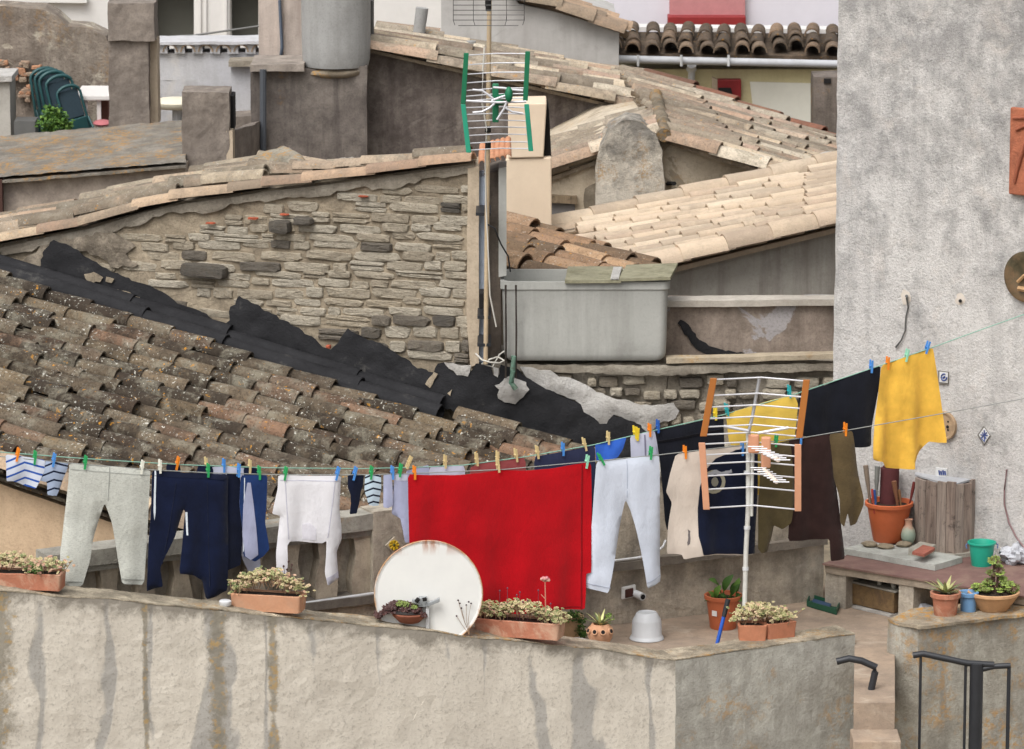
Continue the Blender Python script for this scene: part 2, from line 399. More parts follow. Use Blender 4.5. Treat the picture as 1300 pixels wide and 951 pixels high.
M_tile_red = tilemat('red_clay_tile', [c(142,96,78), c(156,106,86), c(126,92,76), c(168,124,100)], c(88,70,60), .6, .1, .1, 7, .35)
M_tile_eave = tilemat('eave_tile', [c(132,114,96), c(120,104,88), c(146,122,100), c(112,98,84)], c(64,56,48), .75, .25, .45, 8, .5)
M_tar, nt_, b_ = newmat('bitumen_paint')
_v = ocoord(nt_); lnk(nt_, ramp(nt_, noise(nt_, _v, 4, 7, .7), [(.3, c(33,33,35)), (.6, c(46,46,48)), (.78, c(92,90,86))]), b_.inputs['Base Color'])
b_.inputs['Roughness'].default_value = .85; b_.inputs['Specular IOR Level'].default_value = .15
bump(nt_, b_, mth(nt_, 'ADD', noise(nt_, _v, 12, 6, .7), mth(nt_, 'MULTIPLY', noise(nt_, _v, 70, 3), .3)), .5, .03)
M_stone = tintmat('limestone', [c(94,90,84), c(120,113,103), c(164,153,135), c(178,168,150), c(186,178,162), c(172,159,138)], .95, .1)
_nt = M_stone.node_tree; _b = _nt.nodes['Principled BSDF']; _v = ocoord(_nt, (1, 1, 3))
_o = _b.inputs['Base Color'].links[0].from_socket
_o = mix(_nt, mth(_nt, 'MULTIPLY', ramp(_nt, noise(_nt, _v, 14, 7, .75, .5), [(.5, 0.0), (.68, 1.0)]), .55), _o, c(96,86,72))
_o = mix(_nt, mth(_nt, 'MULTIPLY', ramp(_nt, noise(_nt, _v, 48, 4, .7), [(.55, 0.0), (.66, 1.0)]), .6), _o, c(70,64,56))
lnk(_nt, _o, _b.inputs['Base Color']); bump(_nt, _b, noise(_nt, _v, 26, 8, .75, .4), .9, .025)
M_mortar = plaster('rubble_mortar', c(176,162,140), c(160,147,127), c(104,94,80), .6, .5, .2, .5, seed=3, bmp=.8)
M_mortar_g = plaster('lime_mortar', c(170,162,148), c(150,140,124), c(96,88,78), .5, .5, .25, .4, seed=4, bmp=.7)
M_white_mortar = plaster('white_mortar', c(206,204,200), c(188,184,178), c(140,134,126), .5, .52, .2, .3, seed=5, bmp=.9)
M_jamb = plaster('jamb_render', c(196,180,158), c(182,166,144), c(130,114,96), .4, .55, .4, .25, seed=6)
M_dark = plaster('stained_dark_render', c(116,107,101), c(136,127,119), c(74,66,63), .75, .48, .75, .5, seed=7, light=c(152,144,134), li=.35)
M_dark2 = plaster('stained_tank_base', c(116,108,102), c(136,128,120), c(66,60,58), .6, .5, .75, .4, lichen=.25, lth=.72, seed=8)
M_pill = plaster('weathered_pillar', c(146,136,126), c(130,121,113), c(92,84,78), .6, .5, .45, .45, seed=9)
M_peach = plaster('smooth_peach_render', c(224,206,182), c(218,198,174), c(190,170,148), .15, .6, .12, .08, seed=10, bmp=.1)
M_conc = plaster('grey_concrete', c(176,172,164), c(162,158,150), c(122,114,106), .35, .56, .55, .2, seed=11, bmp=.2)
M_conc2 = plaster('pale_concrete', c(186,186,180), c(174,174,168), c(140,136,130), .25, .58, .35, .15, seed=12, bmp=.15)
M_gable = plaster('grey_gable_render', c(190,188,184), c(172,168,164), c(140,134,128), .3, .6, .3, .12, seed=13, bmp=.15)
M_old = plaster('flaking_old_render', c(206,194,174), c(188,174,152), c(136,122,106), .4, .54, .35, .3, patch=c(156,144,126), pth=.58, seed=14, lichen=.2)
M_butt = plaster('lichened_buttress', c(214,205,190), c(202,193,178), c(112,109,104), .8, .56, .2, .4, lichen=.5, lth=.64, seed=15, bmp=.9, sc_=1.6, zst=(.35, .95, .12))
M_brn = plaster('brown_stained_render', c(154,140,128), c(170,158,146), c(96,84,76), .6, .5, .5, .4, patch=c(160,156,156), pth=.6, seed=16)
M_white = plain('white_paint', c(214,211,207), .04, .8, 3, .05)
M_lav = plain('cool_white_paint', c(206,203,212), .03, .8, 2, .05)
M_lav2 = plaster('patched_grey_white_render', c(184,184,188), c(196,195,196), c(150,148,146), .3, .55, .3, .2, light=c(206,200,190), li=.4, seed=17)
M_rubb = plaster('crumbling_render', c(150,138,126), c(168,158,144), c(96,86,78), .6, .48, .4, .5, light=c(200,192,174), li=.85, patch=c(176,166,150), pth=.6, seed=18, bmp=.9, lichen=.2)
M_yel = plaster('pale_yellow_paint', c(208,198,158), c(202,190,148), c(170,158,124), .2, .6, .2, .15, seed=19)
M_cream = plain('cream_patch_paint', c(214,212,200), .04, .8, 4, .05)
M_red = plain('dark_red_paint', c(134,36,38), .08, .5, 9, .05)
M_pink = plain('faded_red_paint', c(178,122,124), .08, .6, 9, .05)
M_glass = plain('dark_glass', c(74,74,68), .06, .25, 3, .02, .5)
M_black = plain('black_opening', c(26,24,24), .1, .9, 5)
M_pipe = plain('white_plastic', c(204,206,208), .05, .4, 8, .03, dirt=.35, dirtcol=c(150,146,138))
M_fibre = plaster('fibre_cement', c(168,168,166), c(156,156,154), c(120,118,114), .3, .56, .3, .3, seed=20, bmp=.15)
M_asb = plaster('lichened_cement_sheet', c(150,144,133), c(136,129,119), c(98,92,84), .6, .48, .1, .6, lichen=.6, lth=.58, seed=21, bmp=.9, light=c(166,160,150), li=.5)
M_wallL = plaster('beige_house_render', c(176,164,150), c(164,152,140), c(116,106,100), .75, .52, .2, .25, seed=22)
M_pinkcol = plaster('pinkish_column', c(194,182,172), c(186,172,162), c(140,128,120), .3, .56, .5, .2, seed=23)
M_bluegrey = plaster('blue_grey_paint', c(170,180,194), c(160,170,184), c(124,128,136), .4, .55, .4, .2, seed=24)
M_brick = plain('red_brick', c(176,92,66), .15, .9)
M_wire = plain('grey_wire', c(96,96,94), .1, .5, 9, 0, .4)
M_alu = plain('aluminium', c(178,178,180), .06, .38, 20, .02, .5, .6)
M_cable_w = plain('white_cable', c(206,202,192), .05, .5)
M_cable_b = plain('black_cable', c(40,40,42), .05, .5)
M_lead = plain('weathered_wood_lid', c(150,146,122), .18, .9, 10, .4, dirt=.6, dirtcol=c(96,92,66))

# ground
m = MB(); m.add([(-400,-60,-7.5), (400,-60,-7.5), (400,900,-7.5), (-400,900,-7.5)], [(0,1,2,3)])
tag(m.build('ground', M_ground), kind='structure')

# ------------------------------------------------------------------ tiled house on the left (near roof)
YL = YS(33.38); YV = 30.3
house = T('tiled_house', 'house with a big brown lichen-speckled barrel tile roof running down behind the washing', 'house', 300, 690, 30.2)
Lpt = lambda x, dy=0, Y=YL: P(x, 322+.333*x+dy, Y)
A = P(-130, 337-.333*130, YL); B = A+(P(600, 335+.333*600, YL)-A)*(870/730); C = P(740, 850, YV-.30); D = C+(A-B)
w0 = .30/(D-A).length*1.0
def cut(u0, u1, v0, v1):
    bl = lambda u, v: (A*(1-u)+B*u)*(1-v)+(D*(1-u)+C*u)*v
    return bl(u0, v0), bl(u1, v0), bl(u1, v1), bl(u0, v1)
uT = (580+130)/870
tr = MB(); tile_roof(tr, *cut(0.135, uT, 0, w0), pitch=.26, r=.085, expo=1.1, jit=.4)
tb = MB(); tile_roof(tb, *cut(0, 1, w0, 1), pitch=.19, expo=.345, r=.069, jit=1.8, seg=8)
tile_roof(tb, *cut(uT, 1, 0, w0), pitch=.212, r=.077); tile_roof(tb, *cut(0, .135, 0, w0), pitch=.212, r=.077)
vg = MB(); tile_line(vg, D+V((0,-.03,.03)), C+V((0,-.03,.03)), .1, .42, jit=1.2); vg.build('verge_tiles', M_tile_verge, house, smooth=50, clean=False)
slab_under(tb, A, B, C, D, .06, .05)
tb.build('roof', M_tile_old, house, smooth=50, clean=False)
tr.build('tarred_tiles', M_tar, house, smooth=50, clean=False)
# peach plastered side wall under the verge
pw = MB(); a0 = D-V((0,-.12,.14)); b0 = C-V((0,-.12,.14))
pw.prism([a0, b0, V((b0.x, b0.y, -4)), V((a0.x, a0.y, -4))], (0, 3.0, 0)); 
M_peachold = plaster('peach_old_render', c(204,180,150), c(192,166,138), c(140,120,100), .35, .56, .3, .3, seed=25)
pw.build('wall', M_peachold, house, rough=(.25, .006))

# ------------------------------------------------------------------ stone house (gable of dry laid limestone)
sh = T('stone_house', 'house with a tall gable of thin tan limestone blocks above the tarred roof edge', 'house', 400, 480, YL)
top = [(-60,324),(0,313),(60,300),(115,289),(180,269),(230,258),(300,248),(345,241),(400,235),(480,225),(545,215),(602,208)]
SW = top+[(602,470),(700,560),(700,640),(-60,640)]
poly_wall('mortar_backing', SW, YL+.022, .45, M_mortar, sh, rough=(.09, .016))
uz = V((0,0,1)); _w = P(600,300,YL)-P(0,300,YL); _w.z = 0; ux = _w.normalized(); nr = V((ux.y, -ux.x, 0)); wK = 1/ux.x
ms = MB(); y = 236.0; random.seed(21)
topy = lambda x: next((top[i][1]+(top[i+1][1]-top[i][1])*(x-top[i][0])/(top[i+1][0]-top[i][0]) for i in range(len(top)-1) if top[i][0] <= x <= top[i+1][0]), 210)
while y < 480:
    hrow = random.uniform(9.5, 14.5); x = -40+random.uniform(0, 30); drift = random.uniform(-.008, .004)
    if y > 400: hrow *= 1.15
    while x < 592:
        w = random.uniform(17, 66); w = min(w, 598-x)
        if w < 10: break
        cx, cy = x+w/2, y+hrow/2+drift*(x-300)+random.uniform(-1.6, 1.6)+3*mn.noise(V((x*.012, y*.05, 0)))
        gap_top = cy-hrow/2-topy(max(-59, min(601, cx)))
        low = 322+.333*cx
        left_plaster = cx < 178 and (cy < 345+random.uniform(-26, 14) or cx < 110) and random.random() < .85
        if gap_top > (12 if cx > 260 else 20)+random.uniform(0, 12) and cy < low+6 and not left_plaster and not (cy > low-34 and random.random() < .55):
            dk = random.random() < (.08 if cy < 385 else .36)
            t = random.uniform(0, .22) if dk else random.uniform(.42, .98)
            nsub = 1 if random.random() < .84 else 2
            for q in range(nsub):
                hh = hrow/nsub-.8
                stone(ms, P(cx, cy+(q-(nsub-1)/2)*hrow/nsub, YL+.02), (w-1.2)*sp(YL)*wK, hh*sp(YL)*1.02, ux, uz, nr, random.uniform(.008, .024)+(.012 if dk else 0), (t, 0, 0))
        x += w
    y += hrow
for (x0, x1, y0, y1, t) in ((226,294,334,353,.03),(342,372,279,296,.04),(374,400,274,286,.06)):
    stone(ms, P((x0+x1)/2, (y0+y1)/2, YL-.01), (x1-x0)*sp(YL), (y1-y0)*sp(YL), ux, uz, nr, .07, (t,0,0))
ms.build('stone_facing', M_stone, sh, smooth=35, clean=False)
for (x, y, w, h) in ((268,283,13,2.5),(362,272,12,2.5),(322,277,14,3),(418,440,6,5),(462,249,14,2.5)):
    m = MB(); stone(m, P(x, y, YL-.012), w*sp(YL), h*sp(YL), ux, uz, nr, .03, (0,0,0)); m.build('brick_chip', M_brick, sh, smooth=40)
# smooth mortar band below the verge, and the rough plastered left end
m = MB(); band = [(x, yy+1) for x, yy in top]+[(602,222)]+[(x, topy(x)+13+10*mn.noise(V((x*.021, 3, 1)))+5*mn.noise(V((x*.09, 8, 1)))) for x in range(590, -50, -9)]
skin(m, band, YL, .035, 9, .008); m.build('mortar_band', M_mortar_g, sh, smooth=60)
m = MB(); pl = jag([(-55,345),(30,330),(52,312),(90,300),(140,294),(158,304),(172,312),(160,322),(176,336),(150,340),(110,318),(60,325),(55,345),(30,350),(-55,380)], 3, 8)
skin(m, pl, YL, .04, 7, .02); m.build('rough_render', plaster('rough_grey_render', c(184,172,154), c(160,148,130), c(92,84,74), .8, .46, .1, .5, seed=26, bmp=1.0), sh, smooth=60)
# bitumen flashing painted up the wall
tarp = [(38,346),(53,335),(55,319),(69,303),(84,308),(113,326),(136,339),(168,355),(187,360),(207,369),(226,384),(258,395),(284,411),(292,405),(291,394),(304,374),(323,384),(346,397),(375,413),(401,429),(410,439),(420,442),(433,427),(442,415),(462,427),(488,437),(515,453),(530,466),(551,471),(556,460),(565,458),(577,472),(593,476),(604,460),(624,460),(626,474),(632,477),(636,461),(658,467),(668,477),(680,484),(693,492),(707,498),(722,504),(737,511),(741,521),(757,529),(761,536),(770,536),(779,524),(798,532),(818,541),(823,548),(828,615),(760,590),(600,528),(438,474),(250,410),(100,362)]
m = MB(); skin(m, jag(tarp, 1.6, 5), YL, .014, 6, .016, front=.052); m.build('bitumen_flashing', M_tar, sh, smooth=60)
for hl in ([(108,346),(120,343),(132,350),(128,356),(112,355)], [(136,349),(146,352),(143,357),(135,355)], [(150,365),(166,369),(182,378),(170,377)], [(392,447),(404,452),(411,460),(398,456)], [(568,497),(574,492),(572,500)], [(540,485),(551,470),(556,472),(546,490)]):
    m = MB(); skin(m, jag(hl, 1, 4), YL, .006, 4, .004, front=.078); m.build('bare_patch', M_mortar, sh, smooth=60)
# white mortar run beside the tank outlet, and the splash around it
wm = [(660,464),(690,468),(717,477),(737,484),(752,492),(786,506),(820,512),(855,510),(862,520),(857,530),(835,536),(823,548),(806,534),(790,528),(779,524),(770,536),(761,536),(741,521),(737,511),(722,504),(707,498),(693,492),(680,484),(668,477)]
m = MB(); skin(m, jag(wm, 2, 6), YL, .03, 6, .018, front=.045)
skin(m, jag([(564,458),(580,461),(598,462),(594,476),(580,474),(570,466)], 1.5, 5), YL, .03, 5, .014, front=.055)
skin(m, jag([(626,464),(633,466),(632,477),(627,474)], 1, 5), YL, .03, 5, .01, front=.055)
m.build('white_mortar_repair', M_white_mortar, sh, smooth=60)
m = MB(); sp_ = [(651+21*math.cos(a)*random.uniform(.8, 1.15), 492+17*math.sin(a)*random.uniform(.8, 1.15)) for a in [i*.35 for i in range(18)]]
skin(m, jag(sp_, 1.2, 5), YL, .04, 4.5, .02, front=.07); m.build('mortar_splash', M_white_mortar, sh, smooth=60)
# end jamb, reveal and its little tiled cap
poly_wall('jamb', [(594,214),(608,212),(608,462),(597,466),(592,400)], YL-.03, .5, M_jamb, sh, rough=(.12, .006))
poly_wall('blue_grey_strip', [(606,225),(616,224),(615,460),(606,460)], YL+.02, .3, M_bluegrey, sh)
poly_wall('reveal', [(614,222),(636,216),(636,460),(614,462)], YL+.10, .5, plaster('dirty_reveal', c(128,116,104), c(112,102,92), c(74,66,60), .5, .5, .7, .3, seed=27), sh, rough=(.12, .005))
poly_wall('white_edge', [(633,214),(643,212),(643,350),(633,352)], YL+.0, .3, M_conc2, sh)
# verge tiles and the roof that runs back behind them
vt = MB()
for i in range(len(top)-1):
    a, b = P(top[i][0], top[i][1]-5, YL-.03), P(top[i+1][0], top[i+1][1]-5, YL-.03)
    if (b-a).length < .36 and i+2 < len(top): pass
    tile_line(vt, b, a, .062, .42, jit=.5)
vt.build('verge_tiles', M_tile_verge, sh, smooth=50, clean=False)
rf = MB()
def edgept(pl, x):
    for i in range(len(pl)-1):
        if pl[i][0] <= x <= pl[i+1][0]:
            t = (x-pl[i][0])/(pl[i+1][0]-pl[i][0]); return pl[i][1]*(1-t)+pl[i+1][1]*t
    return pl[-1][1]
back = [(-60,306),(0,293),(100,267),(205,240),(275,225),(312,214),(340,210)]
for (x0, x1) in ((-60, 100), (100, 230), (230, 340)):
    A2, B2 = P(x1, edgept(back, x1), YL+1.0), P(x0, edgept(back, x0), YL+1.0)
    D2, C2 = P(x1, topy(x1)-9, YL+.04), P(x0, topy(x0)-9, YL+.04)
    tile_roof(rf, A2, B2, C2, D2, pitch=.2, expo=.42, r=.066); slab_under(rf, A2, B2, C2, D2, .04, .2)
back2 = [(340,210),(385,216),(440,224),(520,222),(600,208)]
for (x0, x1) in ((340, 440), (440, 600)):
    A2, B2 = P(x1, edgept(back2, x1), YL+.9), P(x0, edgept(back2, x0), YL+.9)
    D2, C2 = P(x1, topy(x1)-9, YL+.04), P(x0, topy(x0)-9, YL+.04)
    tile_roof(rf, A2, B2, C2, D2, pitch=.25, expo=.4, r=.06); slab_under(rf, A2, B2, C2, D2, .04, .2)
rf.build('roof', M_tile_mix, sh, smooth=50, clean=False)
hp = MB()   # mortared hip running up to a rounded end
hp.tube([P(240,246,YL+.35), P(290,234,YL+.45), P(320,220,YL+.6), P(345,208,YL+.75), P(362,203,YL+.85), P(373,206,YL+.9)], [.03,.06,.09,.11,.11,.06], 12)
hp.tube([P(362,204,YL+.8), P(385,218,YL+.4), P(402,230,YL+.15)], [.1,.07,.03], 10)
hp.build('hip_mortar', plaster('hip_mortar', c(182,176,162), c(160,152,136), c(104,98,86), .6, .5, .1, .5, lichen=.7, lth=.6, seed=28, bmp=1), sh, smooth=60, rough=(.05, .02))
ro = MB(); ro.ell(P(437,212,YL+.7), .15, .12, .07, 10, 7, jit=.1); ro.build('ridge_stone', M_butt, sh, smooth=60, rough=(.05, .012))
cp = MB()
for i in range(6):
    p = P(612+i*6.6, 212-i*1.6, YL-.05); tile(cp, p+V((0,.45,.09)), V((0,-1,-.12)).normalized(), V((1,0,0)), V((0,-.12,1)).normalized(), .5, .022, .026, 0, True, (random.random(), .2, 0), 7, .006)
cp.build('cap_tiles', plain('orange_clay', c(196,140,106), .15, .85), sh, smooth=50, clean=False)

# ------------------------------------------------------------------ rubble wall under the tank, with its coping
rw = T('rubble_wall', 'rough rubble stone wall with a pale ledge under the grey water tank', 'wall', 850, 560, YL)
poly_wall('mortar_backing', [(604,462),(848,462),(848,640),(604,640)], YL+.05, .7, M_mortar_g, rw, rough=(.08, .02)); poly_wall('mortar_backing', [(849,462),(1085,458),(1085,640),(849,640)], YL+.05, .3, M_mortar_g, rw, rough=(.08, .02))
ux, nr = V((1,0,0)), V((0,-1,0)); random.seed(5); ms = MB(); y = 474.0
while y < 600:
    hrow = random.uniform(10, 22); x = 640+random.uniform(0, 20)
    while x < 1085:
        w = random.uniform(12, 42); cx, cy = x+w/2, y+hrow/2+random.uniform(-3, 3)
        if random.random() < .85 and not (cx < 760 and cy > 486+(cx-690)*.3) : stone(ms, P(cx, cy, YL+.04), w*.9*sp(YL), hrow*.9*sp(YL)*random.uniform(.75, 1), ux, uz, nr, random.uniform(.03, .075), (random.choice([random.uniform(.15,.35), random.uniform(.3, .6), random.uniform(.6, .9)]), 0, 0))
        x += w
    y += hrow
ms.build('rubble_stones', M_stone, rw, smooth=35, clean=False)
m = MB(); skin(m, jag([(640,462),(850,463),(1058,460),(1058,470),(900,472),(850,476),(780,474),(700,470),(640,470)], 1.2, 8), YL, .035, 7, .01, front=.03); m.build('mortar_skirt', M_mortar_g, rw, smooth=60)
m = MB(); a, b = P(846,462,YL-.06), P(1060,456,YL-.06); m.obox(a, b-a, V((0,.14,0)), V((0,0,.035))); m.build('coping', plaster('pale_coping', c(196,182,158), c(182,168,146), c(130,116,98), .4, .52, .1, .3, lichen=.4, seed=29, bmp=.6), rw, rough=(.09, .008))
uw = T('stained_wall', 'brown and lilac stained low wall with a crooked black tar line right of the tank', 'wall', 950, 460, 33.7)
poly_wall('wall', [(842,388),(1085,386),(1085,470),(842,470)], 33.72, .4, M_brn, uw, rough=(.12, .008))
poly_wall('coping', [(842,382),(1085,380),(1085,388),(842,390)], 33.67, .2, plaster('cap_stone', c(196,190,180), c(182,174,162), c(140,132,122), .4, .5, .1, .3, seed=30), uw, rough=(.1, .006))
m = MB(); w_ = [(864,408,2.5),(870,414,5.5),(879,426,6),(888,438,6.5),(900,446,7),(914,449,6),(930,452,6),(945,453,4.5),(956,456,2.5),(965,457,1)]
up_ = [(x, y-h) for x, y, h in w_]; dn = [(x-(4 if x < 895 else 0), y+h*.8) for x, y, h in reversed(w_)]
skin(m, jag(up_+dn, 1.3, 4), 33.72, .015, 4, .006, front=.006); m.build('tar_line', M_tar, uw, smooth=60)
cg = T('grey_gable_house', 'house with a smooth grey concrete gable and a new sand-coloured tile roof', 'house', 920, 400, 36)
poly_wall('wall', [(745,372,35.88),(820,346,36.0),(980,303,36.3),(1090,277,36.48),(1090,420,36.48),(745,420,35.88)], 36.0, 2.2, M_conc, cg, rough=(.25, .004))
nr_ = MB(); q = (P(1100,273,35.9), P(812,345,35.9), P(703,300,38.2), P(1100,208,38.2))
A2, B2, C2, D2 = P(1100,208,38.6), P(703,299,37.8), P(814,345,35.9), P(1100,275,36.4)
tile_roof(nr_, A2, B2, C2, D2, pitch=.165, expo=.4, r=.052, jit=.5)
tile_line(nr_, D2+V((0,-.05,.03)), C2+V((0,-.05,.03)), .1, .4, jit=.3); tile_line(nr_, A2+V((0,.02,.05)), B2+V((0,.02,.05)), .1, .4, jit=.6); slab_under(nr_, A2, B2, C2, D2, .03, .08)
nr_.build('roof', M_tile_new, cg, smooth=50, clean=False)
bh = T('brown_roof_house', 'low house with a small brown tile roof peeping out behind the grey water tank', 'house', 720, 400, 35)
br = MB(); A2, B2, C2, D2 = P(610,279,36.5), P(822,351,35.7), P(790,398,34.1), P(598,332,34.9)
tile_roof(br, A2, B2, C2, D2, pitch=.3, expo=.36, r=.105, jit=1.5); tile_line(br, P(640,289,36.4), P(818,347,35.7), .115, .42); slab_under(br, A2, B2, C2, D2, .03, .1)
br.build('roof', M_tile_brown, bh, smooth=50, clean=False)
poly_wall('wall', [(600,340),(790,402),(790,470),(600,470)], 34.8, 1.4, M_mortar_g, bh)

# ------------------------------------------------------------------ water tank
tk = T('water_tank', 'big rectangular pale grey cement water tank half covered by wooden boards on the rubble wall', 'water tank', 742, 460, 33.35)
def rrect(x0, x1, y0, y1, r, z, seg=6):
    out = []
    for (cx, cy, a0) in ((x1-r, y1-r, 0), (x0+r, y1-r, 90), (x0+r, y0+r, 180), (x1-r, y0+r, 270)):
        for k in range(seg+1):
            a = R(a0+90*k/seg); out.append(V((cx+r*math.cos(a), cy+r*math.sin(a), z)))
    return out
bl_, br_ = P(648,459,33.3), P(838,459,33.3); tl_, tr_ = P(635,358,33.3), P(851,358,33.3); zt = tl_.z; zb = bl_.z
rings = []; Y0, Y1 = 33.3, 33.85
for (t, z) in ((.2, zb), (.5, zb+.02), (.62, zb+.05), (.66, zb+.1), (.72, (zb+zt)/2), (.8, zt-.07), (.82, zt-.065), (1.0, zt-.055), (1.0, zt)):
    g = lambda a, b: a+(b-a)*t
    rings.append(rrect(g(bl_.x, tl_.x), g(br_.x, tr_.x), Y0+.05-.05*t, Y1-.05+.05*t, .06, z))
x0, x1 = tl_.x, tr_.x
for (o, z) in ((.03, zt), (.04, zt-.06), (.06, zt-.45)): rings.append(rrect(x0+o, x1-o, Y0+o, Y1-o, .07, z))
K = len(rings[0]); m = MB(); vs = [v for r_ in rings for v in r_]
m.add(vs, [(i*K+k, i*K+(k+1) % K, (i+1)*K+(k+1) % K, (i+1)*K+k) for i in range(len(rings)-1) for k in range(K)]+[tuple(range(K)), tuple((len(rings)-1)*K+k for k in range(K))])
m.build('basin', plaster('tank_cement', c(184,184,178), c(172,172,166), c(128,126,120), .3, .6, .35, .15, seed=31, bmp=.12), tk, smooth=40)
def board(xa, xb, wx, tilt=0, lift=0):
    m = MB(); a = P(xa, 358, Y0-.02); b = P(xb, 358, Y0-.02); z = zt+.008+lift
    m.obox((a.x, Y0-.03, z-.012), (b.x-a.x, 0, tilt), (wx, .52, .012), (0,0,.022)); return m
board(717, 788, .03).build('cover_board', M_lead, tk, rough=(.1, .004)); board(785, 851, .07, .01, .012).build('cover_board', M_lead, tk, rough=(.1, .004))
m = MB(); a = P(775, 357, Y0-.04); m.obox((a.x, Y0-.035, zt+.024), (.06, 0, 0), (.03,.4,.012), (0,0,.012)); m.build('pale_scrap', M_white_mortar, tk)
for x in (642, 655):
    m = MB(); m.tube([P(x, 362, 33.22), P(x+.5, 420, 33.24), P(x, 480, 33.25)], .008, 6); m.build('overflow_pipe', plain('rusted_iron', c(70,62,56), .2, .8), tk, smooth=60)
m = MB(); m.tube([P(652,452,33.2), P(651,470,33.2), P(649,486,33.22), P(655,494,33.22)], .02, 8); m.build('copper_outlet', plain('verdigris_copper', c(110,146,128), .2, .7, 30, .2, dirt=.5), tk, smooth=60)

M_hipm = plaster('ridge_mortar', c(150,138,120), c(132,120,102), c(84,76,64), .6, .5, .1, .5, lichen=.5, lth=.6, seed=61, bmp=1)
# ------------------------------------------------------------------ mid house with the buttress
mh = T('flaking_house', 'old house with flaking cream walls and pale weathered double pitched tile roof', 'house', 850, 300, 40)
poly_wall('wall', [(694,214),(770,176),(850,164),(1085,243),(1085,330),(694,330)], 40.04, 3.0, M_old, mh, rough=(.2, .02))
bt = poly_wall('buttress', [(756,330),(757,215),(762,185),(775,165),(795,152),(815,156),(832,172),(842,196),(843,330)], 39.75, .5, M_butt, mh, rough=(.07, .028), smooth=60)
w = T('window', 'x', 'x', 714, 295, 40); bpy.data.objects.remove(w)
poly_wall('window_opening', [(700,256),(730,256),(730,310),(700,310)], 40.02, .1, plain('shutter_grey', c(110,106,104), .12, .7, 6), mh)
poly_wall('lintel', [(698,248),(733,250),(733,259),(698,258)], 39.97, .2, wood('old_lintel', c(134,116,92), c(96,82,64)), mh, rough=(.1, .01))
m = MB(); m.ell(P(755,262,40.1), .14, .1, .24, 9, 7, jit=.15); m.ell(P(728,236,40.12), .3, .07, .07, 9, 5, jit=.15); m.build('broken_render', plaster('grey_broken_render', c(136,126,110), c(120,110,96), c(84,76,64), .5, .5, .1, .4, seed=33, bmp=1, lichen=.3), mh, rough=(.06, .02), smooth=60)
m = MB(); m.ell(P(895,257,39.9), .2, .15, .055, 9, 5, jit=.2); m.ell(P(925,249,39.95), .2, .12, .05, 9, 5, jit=.2); m.build('mossy_ledge', plaster('moss_ledge', c(120,106,80), c(100,88,66), c(62,54,42), .6, .5, .1, .5, seed=34, lichen=.6, lth=.5, bmp=1), mh, rough=(.06, .02), smooth=60)
m = MB(); m.tube([P(846,233,40.1), P(856,233,39.8)], .02, 6); m.build('iron_stub', M_black, mh)
lr = MB(); A2, B2, C2, D2 = P(838,143,41.3), P(690,194,41.3), P(690,222,40.0), P(838,168,40.0)
tile_roof(lr, A2, B2, C2, D2, pitch=.25, expo=.42, r=.078); slab_under(lr, A2, B2, C2, D2)
tile_line(lr, P(838,166,39.95), P(690,219,39.95), .085, .45); 
lr.build('left_slope', M_tile_pale, mh, smooth=50, clean=False)
rr = MB(); A2, B2, C2, D2 = P(785,92,43.4), P(1090,197,42.2), P(1090,250,39.4), P(838,168,40.0)
tile_roof(rr, A2, B2, C2, D2, pitch=.2, expo=.5, r=.06, jit=2); slab_under(rr, A2, B2, C2, D2)
tile_line(rr, P(842,175,39.95), P(1090,251,39.35), .09, .5, jit=1.2)
rr.build('right_slope', M_tile_pale, mh, smooth=50, clean=False)
m = MB(); a, b = P(818,98,43.5), P(1090,195,42.35); tile_line(m, a, b, .1, .45); m.obox(a-V((0,0,.22)), b-a, (0,.12,0), (0,0,.2)); m.build('red_verge', M_tile_red, mh, smooth=50, clean=False)
rg = MB(); rg.tube([P(833,120,41.6), P(836,140,40.9), P(841,160,40.2), P(842,172,39.86)], [.05,.065,.075,.06], 12); rg.build('ridge_mortar', M_hipm, mh, rough=(.05, .02), smooth=60)
for (x, y, w_) in ((905,176,26),(1000,205,30),(1050,198,18)):
    t_ = min(1, (y-90)/90); m = MB(); m.ell(P(x, y, 42.6-2.0*t_)+V((0,0,.02)), w_*.0035, .1, .014, 8, 5, jit=.2); m.build('mortar_smear', M_white_mortar, mh, rough=(.07, .01), smooth=60)

# ------------------------------------------------------------------ dark stained building with tiled edge
dh = T('dark_stained_building', 'building with tall dark mould-stained rendered walls behind the stone gable', 'building', 600, 230, 42.3)
poly_wall('wall', [(466,74),(480,58),(560,70),(640,88),(720,108),(800,130),(838,142),(838,260),(466,260)], 42.3, 1.2, M_dark, dh, rough=(.2, .01))
poly_wall('front_wall', [(318,92),(466,84),(466,330),(318,330)], 41.9, 1.6, M_dark2, dh, rough=(.2, .012))
dr = MB(); A2, B2, C2, D2 = P(476,40,43.9), P(850,112,43.9), P(842,143,42.2), P(468,58,42.2)
tile_roof(dr, A2, B2, C2, D2, pitch=.24, expo=.45, r=.072, jit=2.5); tile_line(dr, P(466,60,42.15), P(842,145,42.15), .075, .5, jit=1); slab_under(dr, A2, B2, C2, D2, .03, .06)
dr.build('roof', M_tile_pale, dh, smooth=50, clean=False)
m = MB(); m.prism([P(455,112,41.8), P(385,118,41.8), P(420,128,41.8), P(392,100,41.8)][:3], (0,.1,0)); 
m = MB(); m.ell(P(426,90,42.05), .31, .22, .07, 16, 7, jit=.06); m.build('tank_footing', plaster('footing', c(150,138,120), c(130,120,106), c(86,78,66), .5, .5, .2, .4, lichen=.6, lth=.6, seed=35), dh, smooth=60)
ft = T('fibre_tank', 'tall pale grey cylindrical water tank standing on the dark stained wall', 'water tank', 427, 88, 42)
